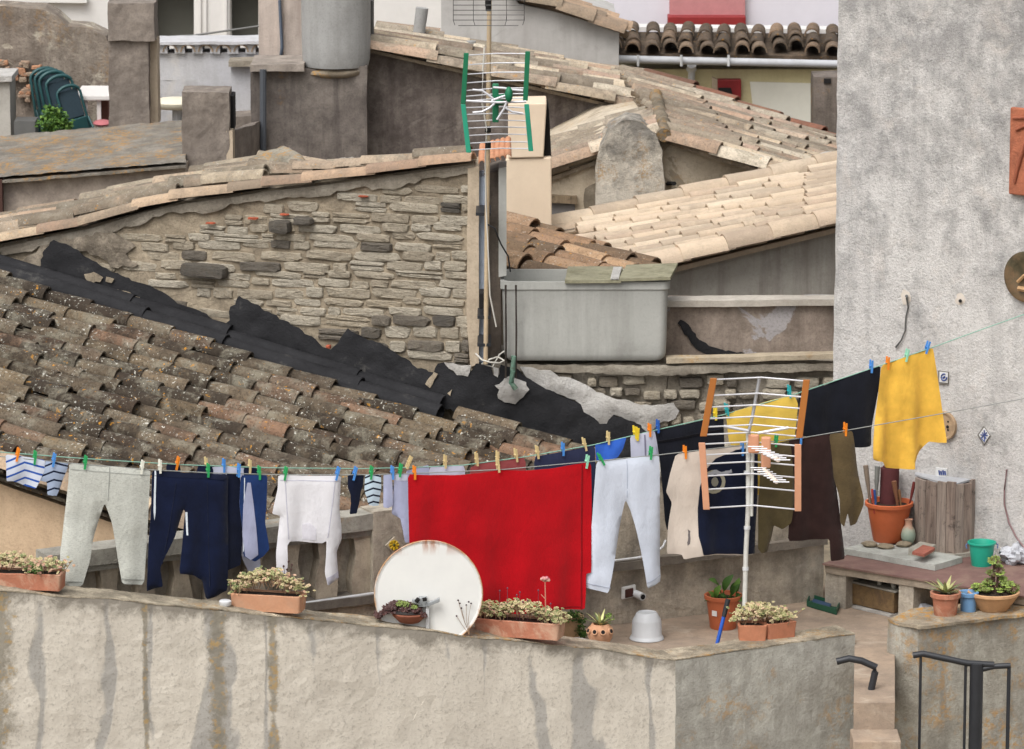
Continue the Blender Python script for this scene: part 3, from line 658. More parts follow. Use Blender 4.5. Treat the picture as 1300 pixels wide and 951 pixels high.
m = MB(); cb = P(427,80,42.1); r_ = 43.5*sp(42.1); m.lathe(cb, [(r_*.93, -.02), (r_*.98, .04), (r_, .2), (r_*1.02, 1.15), (r_*1.04, 1.17), (r_*1.04, 1.22), (0, 1.26)], 40); m.build('tank_shell', M_fibre, ft, smooth=40)
m = MB(); m.tube([P(472,0,42.4), P(472,50,42.4)], .02, 8); m.build('side_pipe', M_wire, ft, smooth=50)
for nm, x, lab in (('vent_pipe', 533, 'leaning grey cement vent pipe on the tiled edge behind the dark building'),):
    t = T(nm, lab, 'vent pipe', x, 45, 43.4); m = MB(); m.tube([P(531,48,43.4), P(536,10,43.4)], [.055,.06], 14); pq_ = m.build('pipe', M_fibre, t, smooth=50)
    m = MB(); m.lathe(P(531,50,43.4), [(.1,-.05),(.09,.03),(.06,.07)], 12, wob=.1); m.build('mortar_collar', M_dark, pq_, smooth=50)
t = T('vent_pipe', 'short grey vent pipe stub on tiles just left of the green antenna', 'vent pipe', 598, 65, 43.4); m = MB(); m.tube([P(598,66,43.3), P(598,52,43.3)], .045, 14); m.build('pipe', M_fibre, t, smooth=50)

# grey gable top middle
gg = T('pale_gable_house', 'house with a plain pale grey gable and peach verge at the top edge', 'house', 700, 90, 46)
poly_wall('wall', [(560,-40),(640,-15),(660,6),(700,14),(745,27),(786,42),(786,110),(560,110)], 46, 2.5, M_gable, gg, rough=(.3, .006))
m = MB(); pts = [(640,-8),(662,0),(705,10),(745,26),(784,42)]
for o_ in (0, .25):
    for i in range(4): tile_line(m, P(pts[i][0], pts[i][1]-o_*8, 45.95+o_), P(pts[i+1][0], pts[i+1][1]-o_*8, 45.95+o_), .1, .45)
A2, B2, C2, D2 = P(650,-16,47.2), P(784,36,47.2), P(784,42,46.1), P(640,-8,46.1); tile_roof(m, A2, B2, C2, D2, pitch=.3, expo=.42, r=.09)
m.build('roof', M_tile_verge, gg, smooth=50, clean=False)

# ------------------------------------------------------------------ peach chimney
ch = T('peach_chimney', 'tall smooth peach rendered chimney with the shadow of its upper right side painted as a black strip', 'chimney', 670, 295, 37.5)
poly_wall('stack', [(642,202),(700,200),(701,345),(642,345)], 37.5, .5, M_peach, ch, bevel=.01)
poly_wall('upper_stack', [(645,201),(645,132),(694,131),(690,200)], 37.48, .45, M_peach, ch, bevel=.01)
poly_wall('shadow_strip', [(691,200),(695,132),(697,140),(700,199)], 37.6, .35, M_black, ch)  # black strip stands in for the shadow on the stack's right side

M_gut = plain('grey_white_gutter', c(180,182,186), .06, .6, 6, .03, dirt=.3, dirtcol=c(140,138,132))
# ------------------------------------------------------------------ yellow house with tiled eave
yh = T('yellow_house', 'pale yellow house under a row of old brown barrel eave tiles and a white gutter', 'house', 930, 160, 48)
poly_wall('wall', [(770,88),(1090,88),(1090,260),(770,260)], 48.2, 3, M_yel, yh)
poly_wall('cream_patch', [(952,104),(1032,106),(1032,170),(960,170)], 48.17, .02, M_cream, yh)
ev = MB(); zE = P(900,74,47.8).z; A2 = P(770,40,49.2); D2 = P(1090,43,49.2); B2 = P(770,68,48.0); C2 = P(1090,72,48.0)
tile_roof(ev, A2, B2, C2, D2, pitch=.187, expo=.4, r=.078, jit=1.6, seg=8, pans=False); slab_under(ev, A2, B2, C2, D2, .0, .1)
ev.build('roof', M_tile_eave, yh, smooth=50, clean=False)
m = MB(); a, b = P(782,75,47.85), P(1090,82,47.85); m.tube([a, b], .04, 10); gq_ = m.build('gutter', M_gut, yh, smooth=50)
for x in (810, 865, 925): m = MB(); m.tube([P(x,70,47.78), P(x,84,47.78)], .014, 6); m.build('gutter_bracket', M_pipe, gq_)
m = MB(); m.tube([P(878,82,48.0), P(878,90,48.1), P(877,130,48.12)], [.05,.036,.036], 12); m.tube([P(878,86,48.1), P(878,90,48.1)], .05, 12); m.build('downpipe', M_pipe, yh, smooth=50)
wq_ = poly_wall('window', [(911,101),(941,101),(941,128),(911,128)], 48.1, .2, M_red, yh, bevel=.01)
poly_wall('window_opening', [(912,112),(928,112),(932,128),(912,128)], 48.06, .05, M_black, wq_)
poly_wall('window_reveal', [(904,98),(911,101),(911,128),(904,128)], 48.12, .1, M_jamb, yh)
poly_wall('parapet_stripe', [(780,34),(1090,38),(1090,43),(780,39)], 49.3, .3, M_white, yh)
cs = T('chimney_stub', 'grey weathered square chimney in front of the pale yellow wall', 'chimney', 1047, 170, 47)
poly_wall('stack', [(1033,98),(1085,98),(1085,190),(1033,190)], 47, .5, plaster('dark_stub', c(128,118,110), c(112,102,96), c(72,66,58), .5, .5, .6, .5, lichen=.3, seed=36), cs, rough=(.1, .01))
poly_wall('smoke_hole', [(1046,100),(1055,100),(1055,106),(1046,106)], 46.98, .05, M_black, cs)
lh = T('cool_white_house', 'cool white house with a dark red window sill behind the yellow house', 'house', 930, 40, 52)
poly_wall('wall', [(640,-60),(1100,-60),(1100,70),(640,70)], 52, 3, M_lav, lh)
poly_wall('window_panel', [(850,-30),(946,-30),(946,23),(850,23)], 51.9, .15, M_pink, lh)
poly_wall('sill', [(848,21),(947,21),(947,37),(848,37)], 51.75, .3, M_red, lh, bevel=.01)

# ------------------------------------------------------------------ white house top left
wh = T('white_house', 'large white house with tall dark windows at the top left of the view', 'house', 300, 60, 52)
poly_wall('wall', [(-900,-60),(190,-60),(190,130),(-900,130)], 52, 3, M_white, wh); poly_wall('wall', [(190,57),(700,57),(700,140),(190,140)], 52, 3, M_white, wh)
poly_wall('wall', [(190,-60),(700,-60),(700,-20),(190,-20)], 52, 3, M_white, wh); poly_wall('wall', [(328,-20),(700,-20),(700,57),(328,57)], 52, 3, M_white, wh)
poly_wall('window', [(190,-20),(248,-20),(248,57),(190,57)], 52.3, .1, M_glass, wh); poly_wall('window', [(290,-20),(328,-20),(328,57),(290,57)], 52.3, .1, M_glass, wh)
poly_wall('door_panel', [(246,-20),(292,-20),(292,57),(246,57)], 51.95, .4, M_white, wh, bevel=.02)
for x in (252, 259, 285): poly_wall('door_stile', [(x,-20),(x+3,-20),(x+3,57),(x,57)], 51.92, .05, M_white, wh)
poly_wall('cornice', [(-60,-4),(110,-6),(110,4),(-60,2)], 51.9, .2, M_white, wh)
m = MB(); m.tube([P(100,44,51), P(190,48,51), P(246,45,51), P(330,33,51)], .012, 6); tag(m.build('clothesline', M_wire), 'bare thin grey line across the white house front', 'clothesline')

# scalloped blue white parapet
bp = T('scalloped_parapet', 'pale blue white terrace parapet topped with half round tile holes', 'wall', 260, 150, 46.5)
poly_wall('wall', [(98,60),(135,62),(190,68),(330,66),(345,66),(345,205),(98,205)], 45.2, .35, M_lav2, bp, rough=(.2, .01))
m = MB()
for i in range(6):
    a, b = 205+i*22.5, 215+i*22.5
    m.obox(P(a-6,68,45.15), P(a+7,68,45.15)-P(a-6,68,45.15), (0,.4,0), (0,0,.085)); 
m.obox(P(190,57,45.1), P(345,56,45.1)-P(190,57,45.1), (0,.5,0), (0,0,.028)); m.build('scallops', M_lav2, bp, rough=(.06, .01))
m = MB()
for i in range(6): tile(m, P(216+i*22.5,66,45.14), V((0,1,0)), V((1,0,0)), V((0,0,1)), .4, .075, .075, 0, True, (.5,.4,0))
m.build('tile_arches', M_tile_verge, bp, smooth=50)
poly_wall('end_pier', [(293,84),(345,80),(345,200),(296,200)], 44.9, .5, M_lav2, bp); poly_wall('pier_cap', [(290,78),(345,76),(345,84),(290,85)], 44.8, .3, M_mortar_g, bp)
# rubble house far left
rh = T('crumbling_wall', 'tall crumbling brown rendered rubble wall behind the stacked green chairs', 'wall', 60, 170, 47)
poly_wall('wall', [(-260,14),(0,8),(55,12),(70,20),(85,34),(112,36),(135,46),(139,60),(139,215),(-260,215)], 44.9, .5, M_rubb, rh, rough=(.1, .012))
m = MB(); random.seed(3)
for i in range(60):
    x, y = random.uniform(-10, 56), random.uniform(78, 128); stone(m, P(x, y, 44.86), random.uniform(5, 13)*sp(45), random.uniform(4, 8)*sp(45), ux, uz, nr, .05, (random.choice([.3, .5, .95, 1]), 0, 0))
m.build('exposed_stones', tintmat('reddish_rubble', [c(120,104,92), c(150,134,116), c(140,112,94), c(166,124,96)], .95), rh, smooth=40)
# ---------- chimneys and low roof on the left
c1 = T('tall_chimney', 'tall square grey brown rendered chimney with a wider head near the green chairs', 'chimney', 168, 160, 43)
m = MB()
def boxpx(m, x0, x1, y0, y1, Y, dep, skew=.0):
    a, b = P(x0, y1, Y), P(x1, y1, Y); h = P(x0, y0, Y).z-a.z
    m.obox(a, (b-a)+V((0, skew, 0)), V((0, dep, 0)), V((0,0,h)))
boxpx(m, 139,190,52,175,43,.42); m.build('stack', M_pill, c1, rough=(.1, .012))
m = MB(); boxpx(m, 137,196,4,52,42.95,.5); m.build('chimney_head', M_pill, c1, rough=(.1, .014))
m = MB(); boxpx(m, 188,201,50,158,43.15,.3); m.build('side_pier', M_jamb, c1, rough=(.1, .008))
c2 = T('square_chimney', 'short square grey brown chimney between the lichened roof and the parapet', 'chimney', 262, 215, 40.6)
m = MB(); boxpx(m, 232,292,117,235,40.6,.42); m.build('stack', M_pill, c2, rough=(.09, .012))
m = MB(); boxpx(m, 291,297,122,165,40.75,.3); m.build('side_slot', M_black, c2)
m = MB(); boxpx(m, 288,296,166,235,40.6,.3); m.build('white_pipe', M_jamb, c2)
lw = T('low_terrace_wall', 'low brown grey wall with a sloping top between the short chimney and the drainpipes', 'wall', 312, 210, 41)
m = MB(); m.prism([P(294,166,41.0), P(333,148,42.6), P(333,230,42.6), P(294,230,41.0)], (.15,.3,0)); m.build('wall', M_pill, lw, rough=(.12, .012))
m = MB(); m.prism([P(240,152,44.5), P(335,146,44.5), P(335,175,44.5), P(240,175,44.5)], (0,1,0)); tag(m.build('terrace_floor', M_pill), kind='structure')
m = MB(); m.obox(P(-60,176,42.4)+V((0,0,-.4)), (4.4,0,0), (0,3.2,0), (0,0,.05)); tag(m.build('far_terrace_floor', M_pill), kind='structure')
ls = T('lichened_shed', 'low house with a grey cement sheet roof covered in orange lichen', 'house', 100, 280, 40)
m = MB(); A2, B2, C2, D2 = P(-60,178,42.4), P(236,152,42.4), P(236,205,40.2), P(-60,230,40.2)
n_ = 150; vs = []
for i in range(n_+1):
    t = i/n_; z = 0
    for (p, q) in ((A2, B2), (D2, C2)): vs.append(p*(1-t)+q*t+V((0,0,z)))
m.add(vs, [(2*i, 2*i+1, 2*i+3, 2*i+2) for i in range(n_)]); k = len(vs)
slab_under(m, A2, B2, C2, D2, .03, .05); m.build('roof', M_asb, ls, rough=(.16, .012), clean=False)
poly_wall('wall', [(-60,236),(0,228),(100,219),(236,210),(236,330),(-60,330)], 40.3, 1.8, M_wallL, ls, rough=(.2, .008))
m = MB(); boxpx(m, -12,4,228,300,40.2,.2); m.build('shutter', plain('dark_red_brown_wood', c(70,44,36), .1, .7), ls)
gb = T('grey_box', 'pale grey rendered box standing at the left edge of the far terrace', 'hut', 5, 175, 43.6); m = MB(); boxpx(m, -40,14,104,180,43.6,.5); m.build('box', M_conc, gb, rough=(.15, .008)); m = MB(); boxpx(m, -42,15,97,104,43.55,.6); m.build('cap', M_white_mortar, gb)
# column and pipes
pc = T('pink_column', 'pinkish rendered square column with a blue grey cable beside the cylindrical tank', 'column', 356, 88, 42.6)
m = MB(); boxpx(m, 329,386,-20,86,42.7,.5); m.build('shaft', M_pinkcol, pc, rough=(.15, .006)); m = MB(); boxpx(m, 352,358,-20,84,42.66,.1); m.build('rib', M_pinkcol, pc)
m = MB(); m.tube([P(355,0,42.6), P(358,60,42.6), P(356,78,42.6), P(338,86,41.82), P(335,100,41.8), P(335,205,41.8)], .016, 6); m.build('cable', plain('slate_cable', c(92,102,116), .1, .5), pc, smooth=60)
m = MB(); m.tube([P(334,88,41.8), P(334,205,41.8)], .03, 8); tag(m.build('drainpipe', plain('slate_pipe', c(78,82,88), .1, .5)), 'dark slate coloured vertical drainpipe on the left end of the stained wall', 'pipe')
m = MB(); boxpx(m, 318,386,82,91,41.8,.7); m.build('plinth', plaster('plinth', c(170,160,150), c(150,140,130), c(100,92,86), .5, .5, .3, .3, seed=37), pc, rough=(.1, .01))

# stacked green chairs: each stacking chair is a thing
M_green = plain('bottle_green_plastic', c(34,76,78), .1, .45, 9, .04, .5)
M_seatmesh = plain('dark_green_mesh', c(44,62,72), .12, .7, 40, .2)
def gchair(base):
    t = thing('folding_chair', 'x', 'chair', base, 'dark green garden chairs stacked against the far crumbling wall')
    m = MB(); s = sp(45)
    pr = []
    for k in range(9):
        a = math.pi*k/8; pr.append(V((-math.cos(a)*.2, .02, .74+math.sin(a)*.1)))
    m.tube([V((-.2,-.02,.0))]+pr+[V((.2,-.02,0))], .022, 8); m.v = [v+base for v in m.v]; m.build('frame', M_green, t, smooth=50)
    m = MB(); m.obox((-.17,0,.42), (.34,0,0), (0,.02,0), (0,.03,.36)); m.v = [v+base for v in m.v]; m.build('backrest', M_seatmesh, t, bevel=.01)
    for x in (-.2, .2):
        m = MB(); m.tube([V((x,-.05,.40)), V((x*1.0,-.2,.2)), V((x,-.3,0))], .02, 8); m.v = [v+base for v in m.v]; m.build('leg', M_green, t, smooth=50)
    m = MB(); m.obox((-.18,-.03,.1), (.36,0,0), (0,.03,0), (0,-.02,.32)); m.v = [v+base for v in m.v]; m.build('seat', M_green, t, bevel=.01)
    return t
for i, (x, y, k, lab) in enumerate(((68,158,1.0,'rearmost dark green garden chair of the leaning stack, nearest the crumbling wall'),(76,160,1,'second dark green garden chair from the left in the leaning stack'),(84,162,1,'middle dark green garden chair of the leaning stack'),(94,164,.97,'fourth dark green garden chair from the left in the leaning stack'),(106,166,.86,'front dark green garden chair of the stack beside the white table'))):
    t = gchair(P(x, y+24, 44.45-i*.15)); t['label'] = lab; t.scale = (.66*k, .9, .86*k); t.rotation_euler = (0, -.12-.03*i, .35)
tb_ = T('white_table', 'small white table beside the green chairs', 'table', 120, 165, 44)
m = MB(); boxpx(m, 95,142,121,128,43.9,.7); m.build('tabletop', M_white, tb_, bevel=.012)
for x in (107, 124): m = MB(); boxpx(m, x,x+5,127,195,43.95,.035); m.build('leg', M_white, tb_)
m = MB(); boxpx(m, 124,138,118,158,44.3,.3); tag(m.build('wooden_crate', plain('brown_crate', c(124,84,72), .15, .8), bevel=.01), 'brown box standing behind the white table', 'box')
m = MB(); m.ell(P(130,156,43.9), .09, .15, .028, 12, 6); tag(m.build('cushion', plain('dusty_pink', c(186,112,116), .1, .9), smooth=60), 'dusty pink cushion under the white table', 'cushion')
ct = T('cream_table', 'cream topped round table behind the short chimney', 'table', 220, 150, 44.6)
m = MB(); m.lathe(P(225,130,44.7), [(0,-.05),(.2,-.05),(.235,-.02),(.24,.01),(.2,.03),(0,.035)], 28); m.build('tabletop', plain('cream_paint', c(226,220,198), .04, .6), ct, smooth=50)
m = MB(); m.tube([P(225,134,44.7), P(225,158,44.7)], .05, 10); m.build('leg', M_pipe, ct)
M_leaf = tintmat('leaf_green', [c(44,70,30), c(66,100,40), c(96,130,54), c(128,150,72)], .6, .35)
def leafball(mb, ctr, rx, rz, n, ls=.03, col0=.0, col1=1):
    for _ in range(n):
        while True:
            q = V((random.uniform(-1,1), random.uniform(-1,1), random.uniform(-1,1)))
            if q.length < 1: break
        p = ctr+V((q.x*rx, q.y*rx, q.z*rz)); a = V((random.gauss(0,1), random.gauss(0,1), random.gauss(0,.6))).normalized(); b = a.cross(V((random.gauss(0,1), random.gauss(0,1), random.gauss(0,1)))).normalized()
        l = ls*random.uniform(.6, 1.3); cc = (random.uniform(col0, col1), 0, 0)
        mb.add([p, p+a*l*.5+b*l*.35, p+a*l, p+a*l*.5-b*l*.35, p+a*l*.5+a.cross(b)*l*.12], [(0,1,4), (1,2,4), (2,3,4), (3,0,4)], cc)
pt = T('potted_shrub', 'bright green bushy plant in front of the stacked green chairs', 'plant', 68, 168, 43.3)
m = MB(); [leafball(m, P(68+dx, 152+dy, 43.3), .1, .08, 130, .045, .1, .8) for dx, dy in ((0,0),(8,4),(-8,5),(-1,-8),(12,8),(2,8))]; m.build('foliage', M_leaf, pt, clean=False)
m = MB(); m.tube([P(68,170,43.3), P(68,152,43.3)], .015, 6); m.build('stem', M_leaf, pt)
m = MB(); boxpx(m, 18,45,154,172,43.4,.3); tag(m.build('metal_rack', M_wire), 'low grey rack beside the green plant on the far terrace', 'rack')
# ================================================================== TERRACE
random.seed(11)
F = lambda x, y: Pz(x, y, 0)
Vf = vplane(F(0,915), F(860,852)); Vr = vplane(F(860,852), F(1085,819)); Vb = vplane(F(0,887), F(1046,761.5))
W0, W1 = F(1055,728), F(1300,768); Vw = vplane(W0, W1); wn = Vw[1]; wu = (W1-W0).normalized()
V1 = vplane(F(0,898), F(1420,775)); V2 = vplane(F(0,884), F(1310,775))
PW = lambda x, y, off=0.0: Pp(x, y, Vw, off)
def block_render(name, org, xa, za, xb, zb, jf=3.0, seed=0):
    """smooth beige render panels over wide grey joints; damp mould grows up from below. (xa,za)-(xb,zb) = wall top line"""
    m, nt, b = newmat(name); v = ocoord(nt, (1,1,1), (seed, 0, 0)); o = ocoord(nt); sx = nd(nt, 'ShaderNodeSeparateXYZ', None, {0: o}); X, Z = sx.outputs[0], sx.outputs[2]
    k = (zb-za)/(xb-xa); zr = mth(nt, 'SUBTRACT', mth(nt, 'ADD', mth(nt, 'MULTIPLY', mth(nt, 'SUBTRACT', X, xa-org.x), k), za-org.z), Z)      # depth below the top
    n1 = noise(nt, v, 1.7, 6, .6); n2 = noise(nt, v, 7, 8, .72, .3); n3 = noise(nt, v, 45, 5, .75); n4 = noise(nt, ocoord(nt, (5,5,.8), (seed,0,0)), 1, 7, .65)
    col = mix(nt, ramp(nt, n1, [(.35,0.0),(.65,1.0)]), c(208,201,188), c(196,189,177)); col = mix(nt, mth(nt, 'MULTIPLY', ramp(nt, n4, [(.45,0.0),(.6,1.0)]), .35), col, c(176,168,156))
    d = mth(nt, 'ADD', mth(nt, 'MULTIPLY', X, jf), mth(nt, 'MULTIPLY', noise(nt, ocoord(nt, (1,1,.35), (seed+4,0,0)), 2.2, 3, .5), 1.7))
    f = mth(nt, 'ABSOLUTE', mth(nt, 'SUBTRACT', mth(nt, 'FRACT', d), .5))
    f = mth(nt, 'ADD', f, mth(nt, 'MULTIPLY', mth(nt, 'SUBTRACT', n2, .5), .22)); f = mth(nt, 'ADD', f, 0)
    f = mth(nt, 'SUBTRACT', f, mth(nt, 'MULTIPLY', ramp(nt, noise(nt, ocoord(nt, (1,1,.6), (seed+8,0,0)), 1.9, 4, .6), [(.42,0.0),(.6,1.0)]), .11))
    idn = mth(nt, 'FLOOR', mth(nt, 'ADD', d, .5)); hsh = nd(nt, 'ShaderNodeTexWhiteNoise', {'noise_dimensions': '1D'}, {'W': idn}).outputs['Value']
    hs2 = nd(nt, 'ShaderNodeTexWhiteNoise', {'noise_dimensions': '1D'}, {'W': mth(nt, 'ADD', idn, 37.3)}).outputs['Value']
    f = mth(nt, 'ADD', mth(nt, 'SUBTRACT', f, mth(nt, 'MULTIPLY', hsh, .1)), mth(nt, 'MULTIPLY', zr, mth(nt, 'SUBTRACT', mth(nt, 'MULTIPLY', hs2, .55), .2)))
    f = mth(nt, 'ADD', f, .05)
    j = ramp(nt, f, [(.385,0.0),(.44,1.0)]); col = mix(nt, mth(nt, 'MULTIPLY', j, .7), col, mix(nt, n2, c(164,162,158), c(134,133,130)))
    mm = mth(nt, 'ADD', mth(nt, 'MULTIPLY', n2, 1.1), mth(nt, 'ADD', mth(nt, 'MULTIPLY', n4, .7), mth(nt, 'MULTIPLY', zr, .42)))
    col = mix(nt, mth(nt, 'MULTIPLY', ramp(nt, mm, [(1.0,0.0),(1.25,1.0)]), .55), col, c(152,151,147))
    g = mth(nt, 'ADD', mth(nt, 'MULTIPLY', n2, .8), mth(nt, 'MULTIPLY', zr, -2.2)); col = mix(nt, mth(nt, 'MULTIPLY', ramp(nt, g, [(.24,0.0),(.4,1.0)]), .75), col, c(118,112,102))
    col = mix(nt, mth(nt, 'MULTIPLY', ramp(nt, n3, [(.52,0.0),(.68,1.0)]), .42), col, c(98,92,84))
    lx = None
    for x0, w_ in LX:
        q = mth(nt, 'SUBTRACT', 1.0, mth(nt, 'DIVIDE', mth(nt, 'ABSOLUTE', mth(nt, 'SUBTRACT', X, x0-org.x)), w_)); lx = q if lx is None else mth(nt, 'MAXIMUM', lx, q)
    lm = mth(nt, 'ADD', lx, mth(nt, 'MULTIPLY', mth(nt, 'SUBTRACT', n2, .5), 2.2))
    col = mix(nt, mth(nt, 'MULTIPLY', ramp(nt, lm, [(.35,0.0),(.75,1.0)]), .75), col, c(126,120,106))
    col = mix(nt, mth(nt, 'MULTIPLY', mth(nt, 'MULTIPLY', ramp(nt, lm, [(.4,0.0),(.6,1.0)]), ramp(nt, noise(nt, v, 20, 5, .7), [(.53,0.0),(.62,1.0)])), .6), col, c(180,146,84))
    lnk(nt, col, b.inputs['Base Color']); b.inputs['Roughness'].default_value = .92; b.inputs['Specular IOR Level'].default_value = .2
    bump(nt, b, mth(nt, 'ADD', mth(nt, 'MULTIPLY', n3, .5), mth(nt, 'SUBTRACT', n2, mth(nt, 'MULTIPLY', j, .25))), .35, .03); return m
LX = [(P(14,800,28.6).x, .2), (P(285,800,28.6).x, .09), (P(196,800,28.6).x, .03), (P(352,830,28.6).x, .05)]
M_front = plaster('parapet_render', c(190,176,156), c(178,166,150), c(128,124,118), .75, .5, .4, .3, light=c(204,186,162), li=.5, lichen=.55, lth=.6, seed=41, bmp=.5)
M_front2 = plaster('corner_parapet_render', c(184,182,172), c(170,168,160), c(132,128,120), .65, .5, .5, .4, lichen=.4, lth=.68, seed=42, bmp=.5)
M_side = plaster('lichened_side_wall', c(182,180,170), c(166,160,146), c(122,116,106), .7, .5, .6, .4, lichen=.55, lth=.6, seed=43, bmp=.6)
M_back = plaster('terrace_back_render', c(198,187,170), c(184,174,157), c(112,106,97), .65, .5, .55, .35, light=c(188,180,168), li=.4, seed=44, bmp=.5)
M_balu = plaster('baluster_concrete', c(196,182,160), c(178,166,148), c(112,104,94), .6, .5, .65, .25, seed=45)
M_cap = plaster('cap_concrete', c(180,176,164), c(162,158,148), c(116,112,104), .6, .5, .1, .4, lichen=.25, seed=46, bmp=.6)
M_top = plaster('parapet_top', c(196,184,162), c(176,164,144), c(96,90,78), .75, .47, .1, .6, lichen=.5, lth=.62, seed=47, bmp=.6)
M_floor = plaster('terrace_floor_render', c(170,150,130), c(154,138,122), c(118,106,96), .4, .5, .1, .3, seed=48, light=c(206,194,176), li=.3)
M_big = plaster('big_grey_wall', c(214,211,207), c(203,200,197), c(124,123,122), .6, .535, .3, .45, light=c(214,206,198), li=.45, seed=49, bmp=.85, sc_=1.2, zst=(1.8, 4.2, .1))

M_filler = plain('cream_filler', c(206,196,184), .05, .9)
# big grey building on the right
bg_ = thing('grey_building', 'tall windowless building with mottled light grey render filling the right side of the view', 'building', W0)
m = MB(); K0 = W0-wu*0; K1 = W0+wu*9; dn = V((0,0,-8)); bk = -wn*7
m.prism([K0+dn, K1+dn, K1+V((0,0,9)), K0+V((0,0,9))], bk); m.build('wall', M_big, bg_, rough=(.14, .011))
for (x, y, r_) in ((1150,377,8), (1219,380,7)):
    m = MB(); sp2 = [(x+r_*.8*math.cos(a)*random.uniform(.8,1.2), y+r_*1.2*math.sin(a)*random.uniform(.8,1.2)) for a in [i*.5 for i in range(12)]]
    f_ = lambda X, Y_: PW(X, Y_); f_.__dict__['n'] = wn; skin(m, sp2, 0, .006, 4, .003, pos=f_); m.build('filler_patch', M_filler, bg_, smooth=60)
m = MB(); m.tube([PW(1151,376,.0), PW(1151,376,.04)], .011, 8); m.tube([PW(1151,378,.03), PW(1153,390,.015), PW(1150,402,.014), PW(1149,420,.014), PW(1144,432,.014), PW(1137,441,.014)], [.007,.006,.005,.005,.005,.007], 6)
tag(m.build('dangling_cord', M_wire, smooth=60), 'short frayed grey cord hanging from a nail on the big grey wall', 'cord')
m = MB(); m.tube([PW(1219,382,-.01), PW(1219,382,.02)], .012, 8); tag(m.build('wall_plug', M_black), 'tiny dark wall plug alone on the big grey wall', 'plug')
m = MB(); m.tube([PW(1278,596,.01), PW(1275,622,.012), PW(1275,640,.012), PW(1281,664,.012), PW(1290,682,.012), PW(1305,702,.012)], .006, 6)
tag(m.build('wall_cable', plain('mauve_cable', c(140,112,112), .1, .6), smooth=60), 'thin mauve cable curving down the big grey wall above the green bucket', 'cable')
# ceramics on the wall
def on_wall(name, lab, cat, x, y): return thing(name, lab, cat, PW(x, y, .0))
def wquad(x0, y0, x1, y1, off, th, mat, name, par, bevel=0):
    a, b = PW(x0, (y0+y1)/2, off), PW(x1, (y0+y1)/2, off); ztop = PW((x0+x1)/2, y0, off).z; zb_ = PW((x0+x1)/2, y1, off).z
    m = MB(); m.obox(V((a.x, a.y, zb_)), V((b.x-a.x, b.y-a.y, 0)), wn*th, V((0,0,ztop-zb_))); return m.build(name, mat, par, bevel=bevel)
M_tilew = plain('white_glaze', c(214,214,212), .05, .3, 20, .02, .6, dirt=.3, dirtcol=c(150,146,140)); M_tileb = plain('cobalt_glaze', c(52,72,132), .15, .3, 20, .02, .6)
t = on_wall('ceramic_tile', 'small white tile with a blue round motif right of the yellow cloth', 'ceramic tile', 1198, 480)
wquad(1192,471,1205,487,.0,.014, plain('tile_edge', c(120,116,110), .1, .8), 'tile_frame', t); wquad(1193,472.5,1203.5,485.5,.014,.004, M_tilew, 'glazed_face', t)
m = MB()
pm = [PW(1198.5+3.6*math.cos(a), 479+4.2*math.sin(a), .019) for a in [i*.52 for i in range(11)]]; m.tube(pm, .0055, 6); m.tube([PW(1197,480,.019), PW(1200,478,.019)], .007, 6); m.build('blue_motif', M_tileb, t)
t = on_wall('ceramic_tile', 'diamond-set blue and white tile alone on the big grey wall', 'ceramic tile', 1249, 560)
def wpoly(pts, off, th, mat, name, par):
    m = MB(); m.prism([PW(x, y, off) for x, y in pts], wn*th); return m.build(name, mat, par)
wpoly([(1242,552),(1249.5,541),(1258,553),(1250,565)], 0, .014, plain('tile_edge', c(120,116,110), .1, .8), 'tile_frame', t); wpoly([(1243,552),(1249.5,543),(1256.5,553),(1250,563)], .014, .004, M_tilew, 'glazed_face', t)
m = MB()
for a, b in (((1245,552),(1254,553)),((1249.5,546),(1250,560)),((1246,556),(1253,549)),((1247,549),(1252,557)),((1245,555),(1250,561))): m.tube([PW(*a, .019), PW(*b, .019)], .0045, 5)
m.build('blue_motif', M_tileb, t)
t = on_wall('ceramic_tile', 'small white tile with blue marks just above the plank crate', 'ceramic tile', 1196, 604)
wquad(1189,594,1203,607,.0,.014, M_tilew, 'glazed_face', t); m = MB(); [m.tube([PW(1192+i*2.5,597+i%2,.016), PW(1193+i*2.5,603,.016)], .006, 5) for i in range(4)]; m.build('blue_motif', M_tileb, t)
t = on_wall('wall_plate', 'round brown clay button-shaped plate half hidden by the yellow cloth', 'wall plate', 1204, 540)
Mw = Matrix((( wu.x, 0, wn.x), (wu.y, 0, wn.y), (0, 1, 0)))
m = MB(); m.lathe(PW(1199,540,.0), [(.098,0),(.1,.012),(.096,.026),(.086,.026),(.078,.017),(0,.016)], 36, M=Mw); m.build('plate', plain('tan_clay', c(176,150,120), .12, .85, 18, .3, dirt=.3), t, smooth=40)
m = MB(); [m.lathe(PW(1199,540,.018)+wu*a*.028+V((0,0,b*.028)), [(.007,0),(.007,.002),(0,.003)], 8, M=Mw) for a in (-1, 1) for b in (-1, 1)]; m.lathe(PW(1203,542,.018), [(.011,0),(.011,.002),(0,.003)], 10, M=Mw); m.build('button_holes', M_black, t)
t = on_wall('relief_plaque', 'rectangular reddish terracotta relief plaque cut off by the right edge of the view', 'plaque', 1305, 248)
wquad(1285,138,1345,249,.0,.04, plain('relief_terracotta', c(172,104,76), .2, .85, 14, .6, dirt=.35, dirtcol=c(110,62,46)), 'slab', t, .01)
m = MB(); m.tube([PW(1288,232,.045), PW(1291,215,.05), PW(1297,196,.05), PW(1302,180,.05), PW(1310,190,.05), PW(1320,225,.045)], [.01,.014,.012,.014,.013,.01], 7); m.tube([PW(1290,165,.045), PW(1300,160,.05), PW(1312,168,.045)], .012, 7); m.tube([PW(1286,150,.045), PW(1340,148,.045)], .01, 6)
